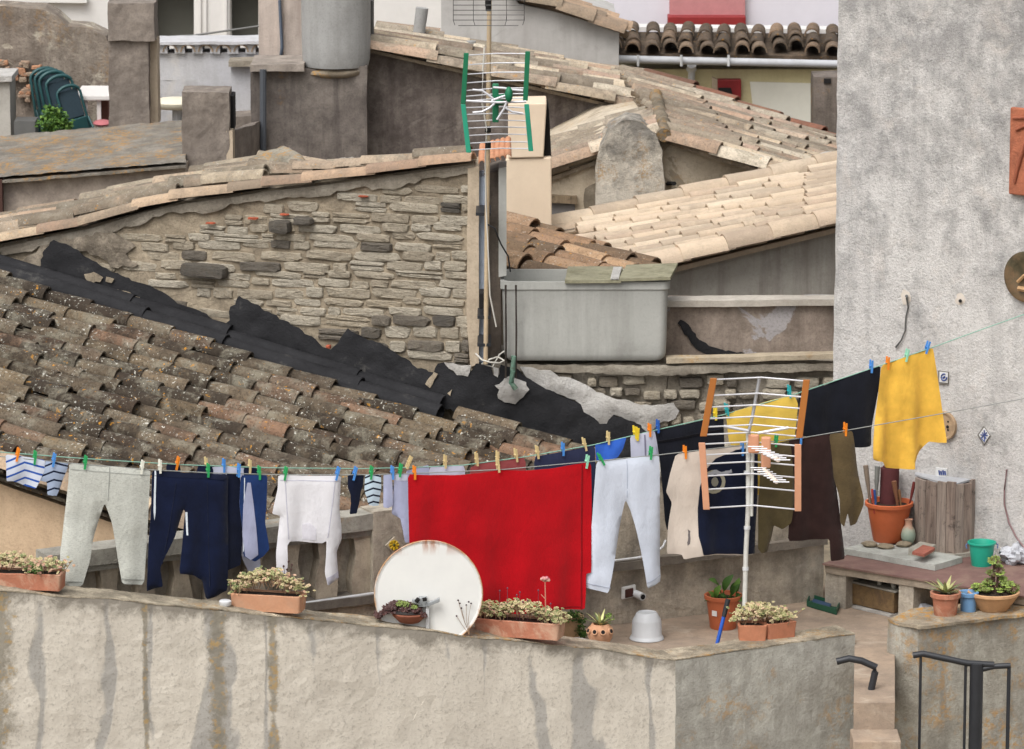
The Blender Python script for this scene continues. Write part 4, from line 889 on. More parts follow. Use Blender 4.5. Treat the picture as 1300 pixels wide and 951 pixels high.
m.build('relief_figure', plain('relief_terracotta_dark', c(150,86,62), .2, .85, 20, .4), t, smooth=60)
t = on_wall('wall_plate', 'dark brown glazed round plate high on the wall, cut off by the right edge', 'wall plate', 1305, 352)
m = MB(); m.lathe(PW(1306,351,.0), [(.12,0),(.165,.02),(.17,.03),(.16,.034),(.11,.018),(0,.014)], 36, M=Mw); m.build('plate', plain('dark_glaze', c(84,76,56), .35, .4, 12, .1, .5, dirt=.6, dirtcol=c(120,92,66)), t, smooth=40)
m = MB(); m.tube([PW(1292,358,.04), PW(1300,350,.04), PW(1310,349,.04)], .012, 6); m.tube([PW(1293,366,.035), PW(1304,368,.04)], .018, 6); m.build('painted_band', plain('tan_glaze', c(176,140,100), .2, .5), t)

# floor
m = MB(); m.prism([F(120,903), F(860,849), F(1085,816), F(1084,892), F(1136,892), F(1136,812), F(1400,818), F(1400,790), F(1055,726), F(1040,757), F(150,862)], (0,0,-.3)); tag(m.build('terrace_floor', M_floor, rough=(.2, .003)), kind='structure')
m = MB()
for i in range(6):
    a, b = F(1084,892), F(1136,892); m.obox(V((a.x-.02, a.y-.27*(i+1), -.17*(i+1)-.25)), (b.x-a.x+.04,0,0), (0,.29,0), (0,0,.25))
tag(m.build('stairs', M_floor, bevel=.008), kind='structure')
# front parapet
ft_ = [(-60,746),(0,751),(59,756),(142,761),(203,769),(300,778),(369,785),(480,796),(529,800),(598,809),(700,819),(760,825),(800,831),(858,839)]
ftop = lambda x: edgept(ft_, x)
zf = lambda x: Pp(x, ftop(x), Vf).z
fp = thing('parapet_wall', 'long weathered beige parapet wall with dirty white coping running along the bottom of the view', 'wall', F(400,878))
outl = [Pp(x, y, Vf) for x, y in ft_]; dnv = lambda p: V((p.x, p.y, -5))
m = MB(); m.prism(outl+[dnv(outl[-1]), dnv(outl[0])], -Vf[1]*.24); M_front = block_render('block_render', WL[fp.name], outl[0].x, outl[0].z, outl[-1].x, outl[-1].z); m.build('wall', M_front, fp, rough=(.09, .009))
m = MB()
for i in range(len(outl)-1):
    a, b = outl[i]+V((0,0,.002)), outl[i+1]+V((0,0,.002)); m.obox(a+Vf[1]*.002, b-a, -Vf[1]*.25, V((0,0,.008)))
m.build('coping', M_top, fp, rough=(.05, .012))
fr = thing('parapet_wall', 'shorter grey parapet stub with orange lichen runs between the terrace corner and the stair gap', 'wall', F(970,832))
rt = [(858,839),(936,828),(1000,817),(1086,806)]
outr = [Pp(x, y, Vr) for x, y in rt]
m = MB(); m.prism(outr+[dnv(outr[-1]), dnv(outr[0])], -Vr[1]*.22); m.build('wall', M_front2, fr, rough=(.09, .009))
m = MB(); a, b = outr[0]+V((0,0,.003)), outr[-1]+V((0,0,.003)); m.obox(a+Vr[1]*.002, b-a, -Vr[1]*.23, V((0,0,.008))); m.build('coping', M_top, fr, rough=(.05, .012))
sw = thing('parapet_wall', 'lichen-stained low side wall with flower pots on it at the lower right corner', 'wall', Pz(1210,800,-1))
zS = .2; m = MB(); m.prism([Pz(x, y, zS) for x, y in ((1127,790),(1166,799),(1261,787),(1420,770),(1420,752),(1300,762),(1160,776))], (0,0,-5)); m.build('wall', M_side, sw, rough=(.08, .012))
m = MB(); pts = [Pz(x, y, zS+.004) for x, y in ((1126,789),(1167,800),(1262,788),(1400,772),(1400,754),(1300,763),(1160,776))]; m.prism(pts, (0,0,.02)); m.build('coping', plaster('mossy_coping', c(196,180,154), c(160,150,134), c(104,98,88), .7, .48, .1, .5, lichen=.8, lth=.5, seed=52, bmp=.9), sw, rough=(.045, .014))
# back wall with ledge, balustrade and cap
bw = thing('balustrade_wall', 'stained concrete back wall of the terrace with a panelled balustrade behind the washing', 'wall', F(600,815))
led = lambda x: 765-.1285*(x-385)
capy = lambda x: led(x)-101
m = MB(); xs = [60, 300, 600, 900, 1046]; p_ = [Pp(x, led(x), Vb) for x in xs]
m.prism(p_+[V((p_[-1].x, p_[-1].y, -.25)), V((p_[0].x, p_[0].y, -.25))], -Vb[1]*.3); m.build('lower_wall', M_back, bw, rough=(.1, .008))
m = MB(); a, b = Pp(60, led(60), Vb), Pp(1046, led(1046), Vb); m.obox(a+Vb[1]*.05-V((0,0,.05)), b-a, -Vb[1]*.2, V((0,0,.055))); m.build('ledge', plaster('dark_ledge', c(130,122,112), c(112,106,98), c(80,76,70), .5, .5, .1, .4, seed=53), bw, rough=(.08, .006))
def bseg(x0, x1, y0f, y1f, off, th, mat, name, rough=(.1, .005)):
    q = [Pp(x0, y0f(x0), Vb, off), Pp(x1, y0f(x1), Vb, off), Pp(x1, y1f(x1), Vb, off), Pp(x0, y1f(x0), Vb, off)]
    m = MB(); m.prism(q, -Vb[1]*th); return m.build(name, mat, bw, rough=rough)
bseg(60, 478, lambda x: capy(x)+10, lambda x: led(x)+4, -.13, .1, M_back, 'back_panel')
x = 80.0
while x < 465:
    pr = [(-.5, 0), (.5, 0), (.42, .15), (.34, .35), (.5, .62), (.56, .8), (.5, 1), (-.5, 1), (-.56, .8), (-.5, .62), (-.34, .35), (-.42, .15)]
    q = []
    for (u, t) in pr: X = x+13+u*26; q.append(Pp(X, capy(X)+22+t*78, Vb, -.03))
    m = MB(); m.prism(q, -Vb[1]*.1); m.build('baluster', M_balu, bw, rough=(.06, .006)); x += 46
bseg(60, 482, capy, lambda x: capy(x)+20, .015, .2, M_cap, 'cap_rail'); bseg(60, 476, lambda x: capy(x)+20, lambda x: capy(x)+27, -.015, .14, M_cap, 'moulding')
bseg(474, 526, lambda x: capy(x)-2, lambda x: led(x)+8, .02, .2, M_back, 'pilaster')
bseg(524, 1046, capy, lambda x: led(x)+4, -.02, .2, M_back, 'upper_wall'); bseg(520, 1050, lambda x: capy(x)-7, capy, .01, .26, M_cap, 'cap_rail')
m = MB(); m.tube([Pp(380,767,Vb,.03), Pp(478,753,Vb,.03)], .011, 8); m.tube([Pp(478,753,Vb,.03), Pp(779,712,Vb,.03), Pp(811,708,Vb,.03), Pp(832,702,Vb,.05), Pp(842,694,Vb,.06), Pp(845,686,Vb,.05)], .009, 8)
tag(m.build('white_pipe', M_pipe, smooth=60), 'thin white pipe lying along the ledge of the terrace back wall', 'pipe')
t = thing('ceramic_tile', 'beige diamond tile with a yellow flower beside the rusty dish', 'ceramic tile', Pp(500,700,Vb,.03))
m = MB(); m.prism([Pp(x, y, Vb, .035) for x, y in ((489,692),(500,681),(511,692),(500,704))], Vb[1]*.014); m.build('tile', plain('beige_glaze', c(176,166,150), .1, .5, 20, .1), t)
m = MB()
for i in range(8): a = i*math.pi/4; m.tube([Pp(500, 692, Vb, .052), Pp(500+6*math.cos(a), 692+6*math.sin(a), Vb, .052)], [.006, .011], 6)
flq = m.build('flower', plain('yellow_glaze', c(206,172,40), .1, .4), t); m = MB(); m.ell(Pp(500,692,Vb,.056), .011, .008, .011); m.build('flower_centre', plain('green_glaze', c(80,84,30), .1, .4), flq)
# drain outlet
t = thing('drain_outlet', 'white rimmed drain hole with a pipe stub low in the terrace back wall', 'drain', Pp(798,752,Vb))
m = MB(); m.obox(Pp(788,761,Vb,.003), Pp(806,757,Vb,.003)-Pp(788,761,Vb,.003), Vb[1]*.02, V((0,0,.085))); m.build('frame', M_tilew, t, bevel=.02); m = MB(); m.obox(Pp(792,759.5,Vb,.01), Pp(803,757,Vb,.01)-Pp(792,759.5,Vb,.01), Vb[1]*.018, V((0,0,.062))); m.build('opening', plain('rust_brown_hole', c(70,40,34), .2, .9), t, bevel=.01)
m = MB(); q = Pp(805,753,Vb,.0); m.tube([q, q+Vb[1]*.09+V((.015,0,-.006))], .026, 14); psq = m.build('pipe_stub', M_pipe, t, smooth=50); m = MB(); m.tube([q+Vb[1]*.0915+V((.0155,0,-.006)), q+Vb[1]*.093+V((.0156,0,-.006))], .017, 12); m.build('pipe_bore', M_black, psq)

# ------------------------------------------------------------------ bench
be = thing('masonry_bench', 'low masonry bench with open niches and a maroon top against the big grey wall', 'bench', F(1150,780))
zB = .29; Af, Bf = F(1045,770), F(1143,786); d0 = (Bf-W0).dot(wn); Lu = lambda p: (p-W0).dot(wu)
bp_ = lambda u, d, z: W0+wu*u+wn*d+V((0,0,z))
u0, u1 = Lu(Af), Lu(F(1300,826))+.9; uM = Lu(F(1147,787)); uE = Lu(F(1262,815)); D0 = d0
m = MB(); m.obox(bp_(u0, 0, zB-.06), wu*(u1-u0), wn*(D0), V((0,0,.05))); m.build('top_slab', plaster('bench_concrete', c(164,150,132), c(150,138,122), c(110,100,90), .5, .5, .3, .3, seed=54), be, rough=(.07, .006))
m = MB(); m.obox(bp_(u0-.01, .0, zB-.009), wu*(u1-u0+.01), wn*(D0+.012), V((0,0,.012))); m.build('maroon_top', plain('maroon_paint', c(118,90,84), .15, .75, 10, .2, dirt=.4, dirtcol=c(140,120,104)), be)
for ua, ub in ((u0, u0+.16), (uM-.05, uM+.06), (uE-.05, uE+.06), (u1-.1, u1)):
    m = MB(); m.obox(bp_(ua, 0, 0), wu*(ub-ua), wn*(D0-.012), V((0,0,zB-.06))); m.build('support', M_back, be, rough=(.07, .005))
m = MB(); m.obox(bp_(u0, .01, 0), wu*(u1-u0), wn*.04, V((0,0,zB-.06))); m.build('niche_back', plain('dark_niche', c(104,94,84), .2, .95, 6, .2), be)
m = MB(); zs = zB+.045; m.prism([Pz(x, y, zs) for x, y in ((1070,696),(1187,717),(1222,707),(1106,687))], (0,0,-.04)); t = m.build('stone_slab', plaster('pale_slab', c(182,184,178), c(170,172,166), c(130,130,122), .5, .5, .1, .3, seed=55), rough=(.06, .003)); tag(t, 'long pale grey slab lying across the maroon bench top', 'slab')

def lathe_thing(m_, px, py, z, prof, seg=36, k=1.0): return m_.lathe(Pz(px, py, z), [(r*k, h*k) for r, h in prof], seg)
M_orange = plain('orange_plastic', c(198,104,64), .06, .5, 6, .04, .4, dirt=.15, dirtcol=c(150,90,64)); M_terra = plain('terracotta', c(186,132,100), .14, .85, 14, .3, .2, dirt=.4, dirtcol=c(140,100,80)); M_terra2 = plain('salt_marked_terracotta', c(178,118,94), .16, .85, 12, .3, .2, dirt=.6, dirtcol=c(196,170,146)); M_soil = plain('soil', c(62,48,38), .3, .95, 40, 1)
def pot(name, lab, cat, px, py, z, rt_, rb, h, mat, rim=.02, soil=True, rimh=.03, seg=40):
    t = thing(name, lab, cat, Pz(px, py, z)); m = MB(); e = rim*.5
    m.lathe(Pz(px, py, z), [(rb*.95, 0), (rb, .006), (rt_-e-.004, h-rimh), (rt_, h-rimh+.003), (rt_+.002, h-.004), (rt_-.004, h), (rt_-.014, h-.002), (rt_-.02, h-.03), (0, h-.032)], seg); p_o = m.build('pot', mat, t, smooth=35)
    if soil: m = MB(); m.lathe(Pz(px, py, z), [(rt_-.022, h-.03), (rt_*.5, h-.018), (0, h-.015)], 20, wob=.02); m.build('soil', M_soil, p_o, smooth=60)
    return t
t = pot('flower_pot', 'big glossy orange plastic pot holding brushes and a maroon roll on the bench slab', 'pot', 1128, 686, zs, .162, .105, .27, M_orange)
cP = Pz(1128,686,zs)
m = MB(); m.tube([cP+V((.0,.02,.2)), cP+V((.005,.04,.49)), cP+V((.005,.04,.5))], [.064,.064,.05], 20); tag(m.build('maroon_roll', plain('maroon_felt', c(84,40,42), .12, .8, 20, .1), smooth=50), 'thick maroon roll standing upright in the orange pot', 'roll')
def brush(x0, y0, x1, y1, off, col, lab, w=.018):
    a = Pp(x0, y0, (cP, V((0,-1,0))), off); b = Pp(x1, y1, (cP, V((0,-1,0))), off); m = MB(); m.tube([b, b+(a-b)*.45, a+(b-a)*.3, a], [w*.5, w*.55, w*.9, w], 8); tag(m.build('tool_handle', plain('tool_paint', col, .12, .7), smooth=50), lab, 'tool')
brush(1099,591,1106,650,.03, c(132,118,104), 'leftmost grey wooden tool sticking out of the orange pot'); brush(1114,592,1111,650,.02, c(120,122,118), 'grey bristled tool next to the maroon roll in the orange pot'); brush(1107,621,1110,652,.1, c(170,70,60), 'thin red handle in the orange pot', .009); brush(1110,622,1113,652,.1, c(50,84,150), 'thin blue handle in the orange pot', .009)
brush(1135,611,1141,652,.1, c(124,84,60), 'brown wooden tool in front of the maroon roll'); brush(1141,622,1145,652,.08, c(142,104,72), 'pale brown stick at the right of the maroon roll', .012); brush(1161,612,1152,652,.0, c(112,48,44), 'dark red stick leaning out of the orange pot towards the plank crate', .013)
t = thing('clay_vase', 'small narrow-necked clay vase with pale green glaze beside the orange pot', 'vase', Pz(1153,690,zs)); m = MB(); m.lathe(Pz(1153,690,zs), [(.028,0),(.046,.03),(.05,.06),(.043,.095),(.026,.125),(.023,.15),(.03,.168),(.024,.17),(.018,.15),(0,.14)], 28)
Mv, nv_, bv_ = newmat('half_glazed_clay'); _v = ocoord(nv_); sx = nd(nv_, 'ShaderNodeSeparateXYZ', None, {0: _v}); lnk(nv_, ramp(nv_, mth(nv_, 'ADD', mth(nv_, 'MULTIPLY', sx.outputs[2], 5), mth(nv_, 'MULTIPLY', noise(nv_, _v, 30, 5), .4)), [(.55, c(146,162,146)), (.72, c(166,168,150)), (.85, c(184,144,122))]), bv_.inputs['Base Color']); bv_.inputs['Roughness'].default_value = .5
m.build('vase_body', Mv, t, smooth=60)
# plank crate
t = thing('plank_crate', 'curved crate of upright weathered grey planks standing behind the bricks on the bench', 'crate', Pz(1200,700,zB)); Mwd = [wood('weathered_plank', c(164,150,138), c(112,100,92), 1, 1), wood('weathered_plank_dark', c(150,134,122), c(98,84,76), 1.2, 5)]
pc_ = [(1160,690),(1174,696),(1188,700),(1200,702),(1212,703),(1223,702),(1233,700),(1242,696)]; z0 = zB+.03; ph_ = .475
P3 = [Pz(x, y, z0) for x, y in pc_]
for i in range(7):
    a, b = P3[i], P3[i+1]; g = (b-a)*.03; hh = ph_-.012*math.sin(i*1.7)-(0.02 if i == 0 else 0); m = MB(); n_ = V(((b-a).y, -(b-a).x, 0)).normalized()
    m.obox(a+g, (b-a)*.94, -n_*.022, V((0,0,hh))); m.build('plank', Mwd[i % 2], t, rough=(.06, .003))
m = MB(); bkp = [P3[0], P3[2], P3[4], P3[7]]; q = [p+V((0,.02,ph_-.012)) for p in bkp]+[P3[7]+V((-.02,.22,ph_-.012)), P3[0]+V((.03,.2,ph_-.012))]; m.prism(q, (0,0,.012)); m.build('plastic_cover', plain('clear_sheet', c(176,178,182), .1, .35, 8, .2, .5), t, rough=(.05, .008))
m = MB(); m.prism([P3[0]+V((.02,.03,0)), P3[3]+V((0,.03,0)), P3[7]+V((-.02,.03,0)), P3[7]+V((-.02,.2,0)), P3[0]+V((.03,.2,0))], (0,0,ph_-.02)); m.build('inner_box', Mwd[1], t)
m = MB(); m.prism([Pz(x, y, zB+.03) for x, y in ((1150,700),(1190,708),(1246,700),(1240,690),(1160,688))], (0,0,-.026)); tag(m.build('stone_slab', M_cap, rough=(.05, .003)), 'thin concrete slab lying under the plank crate', 'slab')
t = thing('garden_board', 'pale grey-green board with a rounded top leaning between the plank crate and the wall', 'board', Pz(1248,694,zB)); m = MB(); bb_ = Pz(1248,694,zB)
pts = [(-.04,0),(.035,0),(.04,.25),(.03,.29),(.0,.31),(-.045,.315)]; m.prism([bb_+V((x, 0, z)) for x, z in pts], (0,.02,0)); m.build('board', plain('sage_paint', c(170,170,150), .06, .7), t, bevel=.004)
for i, (x, y, rx, rz, lab) in enumerate(((1104,694,.055,.022,'leftmost flat stone on the bench slab below the orange pot'),(1124,696,.06,.018,'flat grey-brown stone in the middle of the bench slab'),(1147,694,.055,.02,'flat stone between the vase and the red-topped brick'))):
    m = MB(); m.ell(Pz(x, y, zs)+V((0,0,rz*.8)), rx, .045, rz, 10, 7, jit=.12); tag(m.build('stone', plain('field_stone', c(140,128,108), .2, .9, 16, .5), smooth=60, rough=(.02, .006)), lab, 'stone')
for k_, (lab, zz, mat) in enumerate((('rough beige brick lying on the front edge of the bench slab', 0, M_cap), ('flat red brick lying on top of the beige brick', .048, plain('red_slip', c(160,96,80), .15, .8, 20, .3)))):
    m = MB(); q0 = [Pz(x, y, zs+zz) for x, y in (((1153,705),(1173,709),(1188,700),(1168,696)) if not k_ else ((1158,704),(1173,707),(1187,699),(1172,695)))]; m.prism(q0, (0,0,.046 if not k_ else .018)); tag(m.build('brick', mat, rough=(.03, .004)), lab, 'brick')
t = thing('bucket', 'small teal green plastic bucket at the right end of the bench', 'bucket', Pz(1246,720,zB)); qb = Pz(1246,718,zB)
m = MB(); m.lathe(qb, [(.064,0),(.066,.004),(.085,.148),(.094,.15),(.096,.156),(.094,.162),(.086,.162),(.081,.15),(.062,.012),(0,.01)], 36); shq = m.build('shell', plain('teal_plastic', c(34,158,132), .05, .4, 5, .02, .45), t, smooth=40)
for s_ in (-1, 1): m = MB(); m.tube([qb+V((s_*.09,0,.155)), qb+V((s_*.106,-.01,.14)), qb+V((s_*.1,-.02,.12))], .005, 6); m.build('handle_lug', plain('blue_grey_plastic', c(84,100,140), .1, .5), shq)
def crumple(ctr, rx, ry, rz, amp, seed=1):
    m = MB(); m.ell(ctr, rx, ry, rz, 26, 16); 
    for i, v in enumerate(m.v):
        d = v-ctr; v2 = d*(1+amp*(mn.noise(d*22+V((seed,0,0)))*1.2+mn.noise(d*60)*.8)); m.v[i] = ctr+v2
    return m
M_film = plain('cloudy_film', c(190,192,198), .14, .35, 30, .6, .5)
tag(crumple(Pz(1290,716,zB)+V((0,0,.06)), .1, .08, .065, .5).build('plastic_bag', M_film, smooth=25), 'crumpled white plastic netting on the bench at the right edge', 'bag')
tag(crumple(Pz(1166,784,0)+V((0,0,.04)), .075, .06, .05, .5, 4).build('plastic_bag', M_film, smooth=25), 'crumpled clear plastic bag on the floor under the bench', 'bag')
# tool box in the niche
t = thing('wooden_box', 'old rusty brown box with a big grey handle standing in the bench niche', 'box', F(1108,778)); a = F(1080,770); b = F(1134,783); ux_ = (b-a); bk_ = V((-ux_.y, ux_.x, 0)).normalized()*.2
m = MB(); m.obox(a+V((0,0,.02)), ux_, bk_, V((0,0,.14))); m.build('box_body', plain('rusty_tin', c(120,96,64), .3, .7, 10, .3, dirt=.7, dirtcol=c(66,52,44)), t, bevel=.006)
m = MB(); m.obox(a+V((0,0,.16))-ux_*.02, ux_*1.06, bk_*1.04, V((0,0,.014))); ldq = m.build('lid', plain('grey_lid', c(136,132,122), .15, .7, 20, .2, dirt=.4), t, bevel=.004)
hc = a+ux_*.68+bk_*.3+V((0,0,.172)); e1 = ux_.normalized(); m = MB(); m.tube([hc-e1*.06, hc-e1*.05+V((0,0,.06)), hc-e1*.03+V((0,0,.075)), hc+e1*.035+V((0,0,.075)), hc+e1*.055+V((0,0,.06)), hc+e1*.07], .017, 8); m.build('handle', plain('grey_handle', c(164,160,148), .1, .7), ldq, smooth=50)
m = MB(); m.obox(a+V((0,0,.002))+ux_*.1-bk_.normalized()*.03, ux_*.9, bk_, V((0,0,.015))); tag(m.build('wood_strip', M_white_mortar), 'pale strip of wood lying under the old handled box', 'board')
t = thing('seed_tray', 'shallow dark green tray on the floor left of the bench niche', 'tray', F(1044,775)); qa, qb2, qc = F(1024,770), F(1062,781), F(1066,772)
def tray(a, b, d, h, th, mat, name, par):
    m = MB(); e = (b-a); f = d; n = e.normalized(); g = f.normalized()
    m.obox(a, e, f, V((0,0,.006))); m.obox(a, e, g*th, V((0,0,h))); m.obox(a+f-g*th, e, g*th, V((0,0,h))); m.obox(a+g*th, n*th, f-g*th*2, V((0,0,h))); m.obox(b-n*th+g*th, n*th, f-g*th*2, V((0,0,h))); return m.build(name, mat, par)
tray(qa, qb2, qc-qb2, .04, .008, plain('dark_green_plastic', c(38,84,64), .1, .5), 'tray', t)
m = MB(); m.obox(qa+(qb2-qa)*.15+(qc-qb2)*.2+V((0,0,.01)), (qb2-qa)*.6, (qc-qb2)*.5, V((0,0,.02))); m.build('blue_insert', plain('navy_plastic', c(44,70,100), .1, .5), t)

# ------------------------------------------------------------------ succulents
M_sed = tintmat('sedum_leaf', [c(112,124,80), c(158,156,108), c(196,184,142), c(202,170,144), c(184,136,120)], .5, .35)
M_aeo = tintmat('dark_aeonium', [c(58,36,34), c(84,50,46), c(96,110,52), c(146,168,80)], .5, .35)
M_stem = plain('dry_stem', c(150,122,96), .15, .8)
def rosette(mb, ctr, r, n, col, up=V((0,0,1)), lift=.5):
    """fat pointed leaves round a centre"""
    a = up.orthogonal().normalized(); b = up.cross(a)
    for ring, (k, rr, tl) in enumerate(((n, 1.0, .25), (max(3, n-2), .68, .75), (3, .35, 1.6))):
        for i in range(k):
            an = 2*math.pi*(i+.5*ring)/k+random.uniform(-.2, .2); d = (a*math.cos(an)+b*math.sin(an)); s_ = d.cross(up)
            tip = ctr+d*r*rr+up*r*rr*tl*lift*random.uniform(.7, 1.2); mid = ctr+(tip-ctr)*.6; w_ = r*.3*rr+.001
            cc = (max(0, min(1, col+random.uniform(-.12, .14)-ring*.08)), 0, 0)
            mb.add([ctr, mid+s_*w_, tip, mid-s_*w_, mid+up*w_*.7, mid-up*w_*.7], [(0,1,4), (1,2,4), (2,3,4), (3,0,4), (0,5,1), (1,5,2), (2,5,3), (3,5,0)], cc)
def sedum(par, pts, n, spread=(.03,.05,.03), r=(.010,.018), base=.35, var=.3, stems=True):
    """pts: world points along the mound's crest"""
    mb = MB(); st = MB()
    for i in range(int(n*2.2)):
        k = random.random()*(len(pts)-1); j = int(k); p = pts[j]*(1-k+j)+pts[min(j+1, len(pts)-1)]*(k-j)
        q = p+V((random.gauss(0, spread[0]), random.gauss(0, spread[1]), random.uniform(-1, 1)*spread[2]))
        rosette(mb, q, random.uniform(*r), 6, max(0, min(1, random.gauss(base, var))), V((random.gauss(0,.4), random.gauss(-.3,.4), 1)).normalized(), .8)
        if stems and i % 6 == 0: st.tube([V((p.x*.7+q.x*.3, q.y, min(q.z, p.z)-.05)), q], .0025, 4)
    mb.build('foliage', M_sed, par, clean=False)
    if stems: st.build('stems', M_stem, par)
def trough(name, lab, a, b, z, dep, h, mat, grp='terracotta troughs of pinkish stonecrop on the parapet'):
    A_, B_ = Pz(*a, z), Pz(*b, z); t = thing(name, lab, 'planter', (A_+B_)/2, grp); e = B_-A_; e.z = 0; L = e.length; e.normalize(); g = V((-e.y, e.x, 0)); c0 = A_+e*L/2+g*dep/2; c0.z = z
    def ring(hx, hy, zz, r=.014):
        out = []
        for (sx_, sy, a0) in ((1,1,0),(-1,1,90),(-1,-1,180),(1,-1,270)):
            for k in range(4): an = R(a0+30*k); out.append(c0+e*(sx_*(hx-r)+r*math.cos(an))+g*(sy*(hy-r)+r*math.sin(an))+V((0,0,zz)))
        return out
    rs = [ring(L/2-.008, dep/2-.006, 0), ring(L/2-.004, dep/2-.003, h*.5), ring(L/2, dep/2, h-.003), ring(L/2-.004, dep/2-.004, h), ring(L/2-.016, dep/2-.016, h), ring(L/2-.02, dep/2-.02, h-.03)]
    K = 16; m = MB(); m.add([p for r_ in rs for p in r_], [(i*K+k, i*K+(k+1) % K, (i+1)*K+(k+1) % K, (i+1)*K+k) for i in range(5) for k in range(K)]+[tuple(range(K)), tuple(5*K+k for k in range(K))])
    tq_ = m.build('trough', mat, t, smooth=40, rough=(.04, .004)); m = MB(); m.add(ring(L/2-.02, dep/2-.02, h-.012), [tuple(range(K))]); m.build('soil', M_soil, tq_)
    return t, c0, e, g, L
def mound(t, c0, e, h, L, hts, n, **kw):
    k = len(hts); sedum(t, [c0+e*(-L/2+L*i/(k-1))+V((0,0,h+hts[i])) for i in range(k)], n, **kw)
t, c0, e, g, L = trough('planter', 'reddish trough of pink and green stonecrop at the far left end of the parapet', (-14,748), (77,751), zf(40)+.01, .17, .1, M_terra2)
mound(t, c0, e, .1, L, [.05,.08,.07,.02,.05,.05], 150, base=.5, var=.28)
m = MB(); leafball(m, c0+e*.05+V((0,-.05,.12)), .06, .03, 90, .022, .2, .7); m.build('green_leaves', M_leaf, t, clean=False)
t, c0, e, g, L = trough('planter', 'smooth tan trough of yellowish stonecrop below the navy trousers', (292,775), (381,780), zf(337)+.012, .16, .105, plain('tan_terracotta', c(190,142,112), .1, .85, 10, .2, .2, dirt=.25, dirtcol=c(170,150,130)))
mound(t, c0, e, .1, L, [.03,.08,.11,.12,.08,.04], 190, base=.42, var=.22, spread=(.03,.045,.035))
m = MB(); stt = c0+e*.12; [m.tube([stt+V((0,0,.1)), stt+V((dx,-.01,.26+dz))], .0018, 4) for dx, dz in ((0,0),(.03,.03),(-.02,.02))]; [m.ell(stt+V((dx,-.012,.26+dz)), .007, .006, .008, 6, 4) for dx, dz in ((0,0),(.03,.03),(-.02,.02),(.01,.05),(.025,.0))]; m.build('seed_heads', plain('dark_seed', c(78,56,52), .2, .9), t)
t, c0, e, g, L = trough('planter', 'weathered salt-marked trough of stonecrop with a tall pink flower below the red towel', (601,806), (709,814), zf(650)+.012, .17, .105, M_terra2)
mound(t, c0, e, .1, L, [.06,.06,.05,.09,.09,.06,.05,.03], 260, base=.38, var=.2, spread=(.03,.045,.03))
fs = c0+e*.17+V((0,0,.1)); tip = Pz(692,716,fs.z+.22); m = MB(); m.tube([fs, fs+V((-.003,0,.12)), fs+V((-.006,0,.26))], .004, 6); m.tube([fs+V((-.003,0,.14)), fs+V((-.03,0,.17))], .003, 5); m.build('flower_stalk', plain('pink_stalk', c(196,130,110), .1, .7), t)
m = MB(); [m.ell(fs+V((-.006+random.uniform(-.026,.026), random.uniform(-.02,.02), .27+random.uniform(-.012,.014))), .009, .009, .01, 7, 5, col=(random.random(),0,0)) for _ in range(22)]; m.build('flower_head', tintmat('pink_petals', [c(206,150,150), c(176,92,108), c(214,180,160)], .7), t)
m = MB(); [m.ell(c0+e*dx+V((0,-.03,.1+dz)), .006, .006, .007, 6, 4) for dx, dz in ((-.08,.2),(-.02,.16),(.0,.18),(.05,.13),(.12,.2),(-.13,.18),(.2,.12),(.02,.12))]; [m.tube([c0+e*dx+V((0,-.03,.1)), c0+e*dx+V((0,-.03,.1+dz))], .0014, 4) for dx, dz in ((-.08,.2),(-.02,.16),(.0,.18),(.05,.13),(.12,.2),(-.13,.18),(.2,.12),(.02,.12))]; m.build('seed_heads', plain('mauve_seed', c(110,70,84), .2, .9), t)
t, c0, e, g, L = trough('planter', 'brick-red trough of creamy stonecrop at the foot of the white antenna pole', (937,816), (974,816), .07, .15, .11, plain('brick_terracotta', c(190,128,98), .12, .85, 10, .2, .2, dirt=.3, dirtcol=c(160,120,96)))
mound(t, c0, e, .1, L, [.06,.1,.11], 110, base=.42, var=.16, spread=(.035,.045,.035))
t, c0, e, g, L = trough('planter', 'second short brick-red trough of stonecrop next to the one at the antenna pole', (975,815), (1012,810), .07, .15, .11, plain('brick_terracotta', c(186,124,96), .12, .85, 10, .2, .2, dirt=.3, dirtcol=c(160,120,96), seed=4))
mound(t, c0, e, .1, L, [.08,.05,.04], 80, base=.42, var=.16, spread=(.035,.045,.03))
m = MB(); q = Pz(286,769,zf(286)+.01); m.lathe(q, [(.03,0),(.038,.012),(.038,.03),(.03,.036),(0,.036)], 20); tag(m.build('plastic_cup', M_pipe, smooth=50), 'small overturned white cup left of the tan trough', 'cup')
# dark aeonium bowl
t = thing('succulent_bowl', 'low dark terracotta bowl of dark red rosette succulents in front of the rusty dish', 'potted plant', Pz(519,790,zf(519)+.015)); q = Pz(520,790,zf(519)+.02)
m = MB(); m.lathe(q, [(.05,0),(.065,.005),(.105,.045),(.112,.06),(.108,.068),(.1,.062),(.09,.05),(0,.048)], 32); m.build('bowl', plain('dark_terracotta', c(134,80,60), .15, .8), t, smooth=40)
m = MB()
for i in range(120):
    u = random.random(); x = -.2+.3*u; z = .05+.09*math.sin(min(1, max(0, (x+.2)/.3))*math.pi)*random.uniform(.4, 1)
    rosette(m, q+V((x, random.uniform(-.08,.06), z)), random.uniform(.022, .036), 8, .12+(.6 if (x > -.07 and z > .1 and random.random() < .6) else 0), V((random.gauss(0,.35), -.45, 1)).normalized(), .5)
m.build('rosettes', M_aeo, t, clean=False)
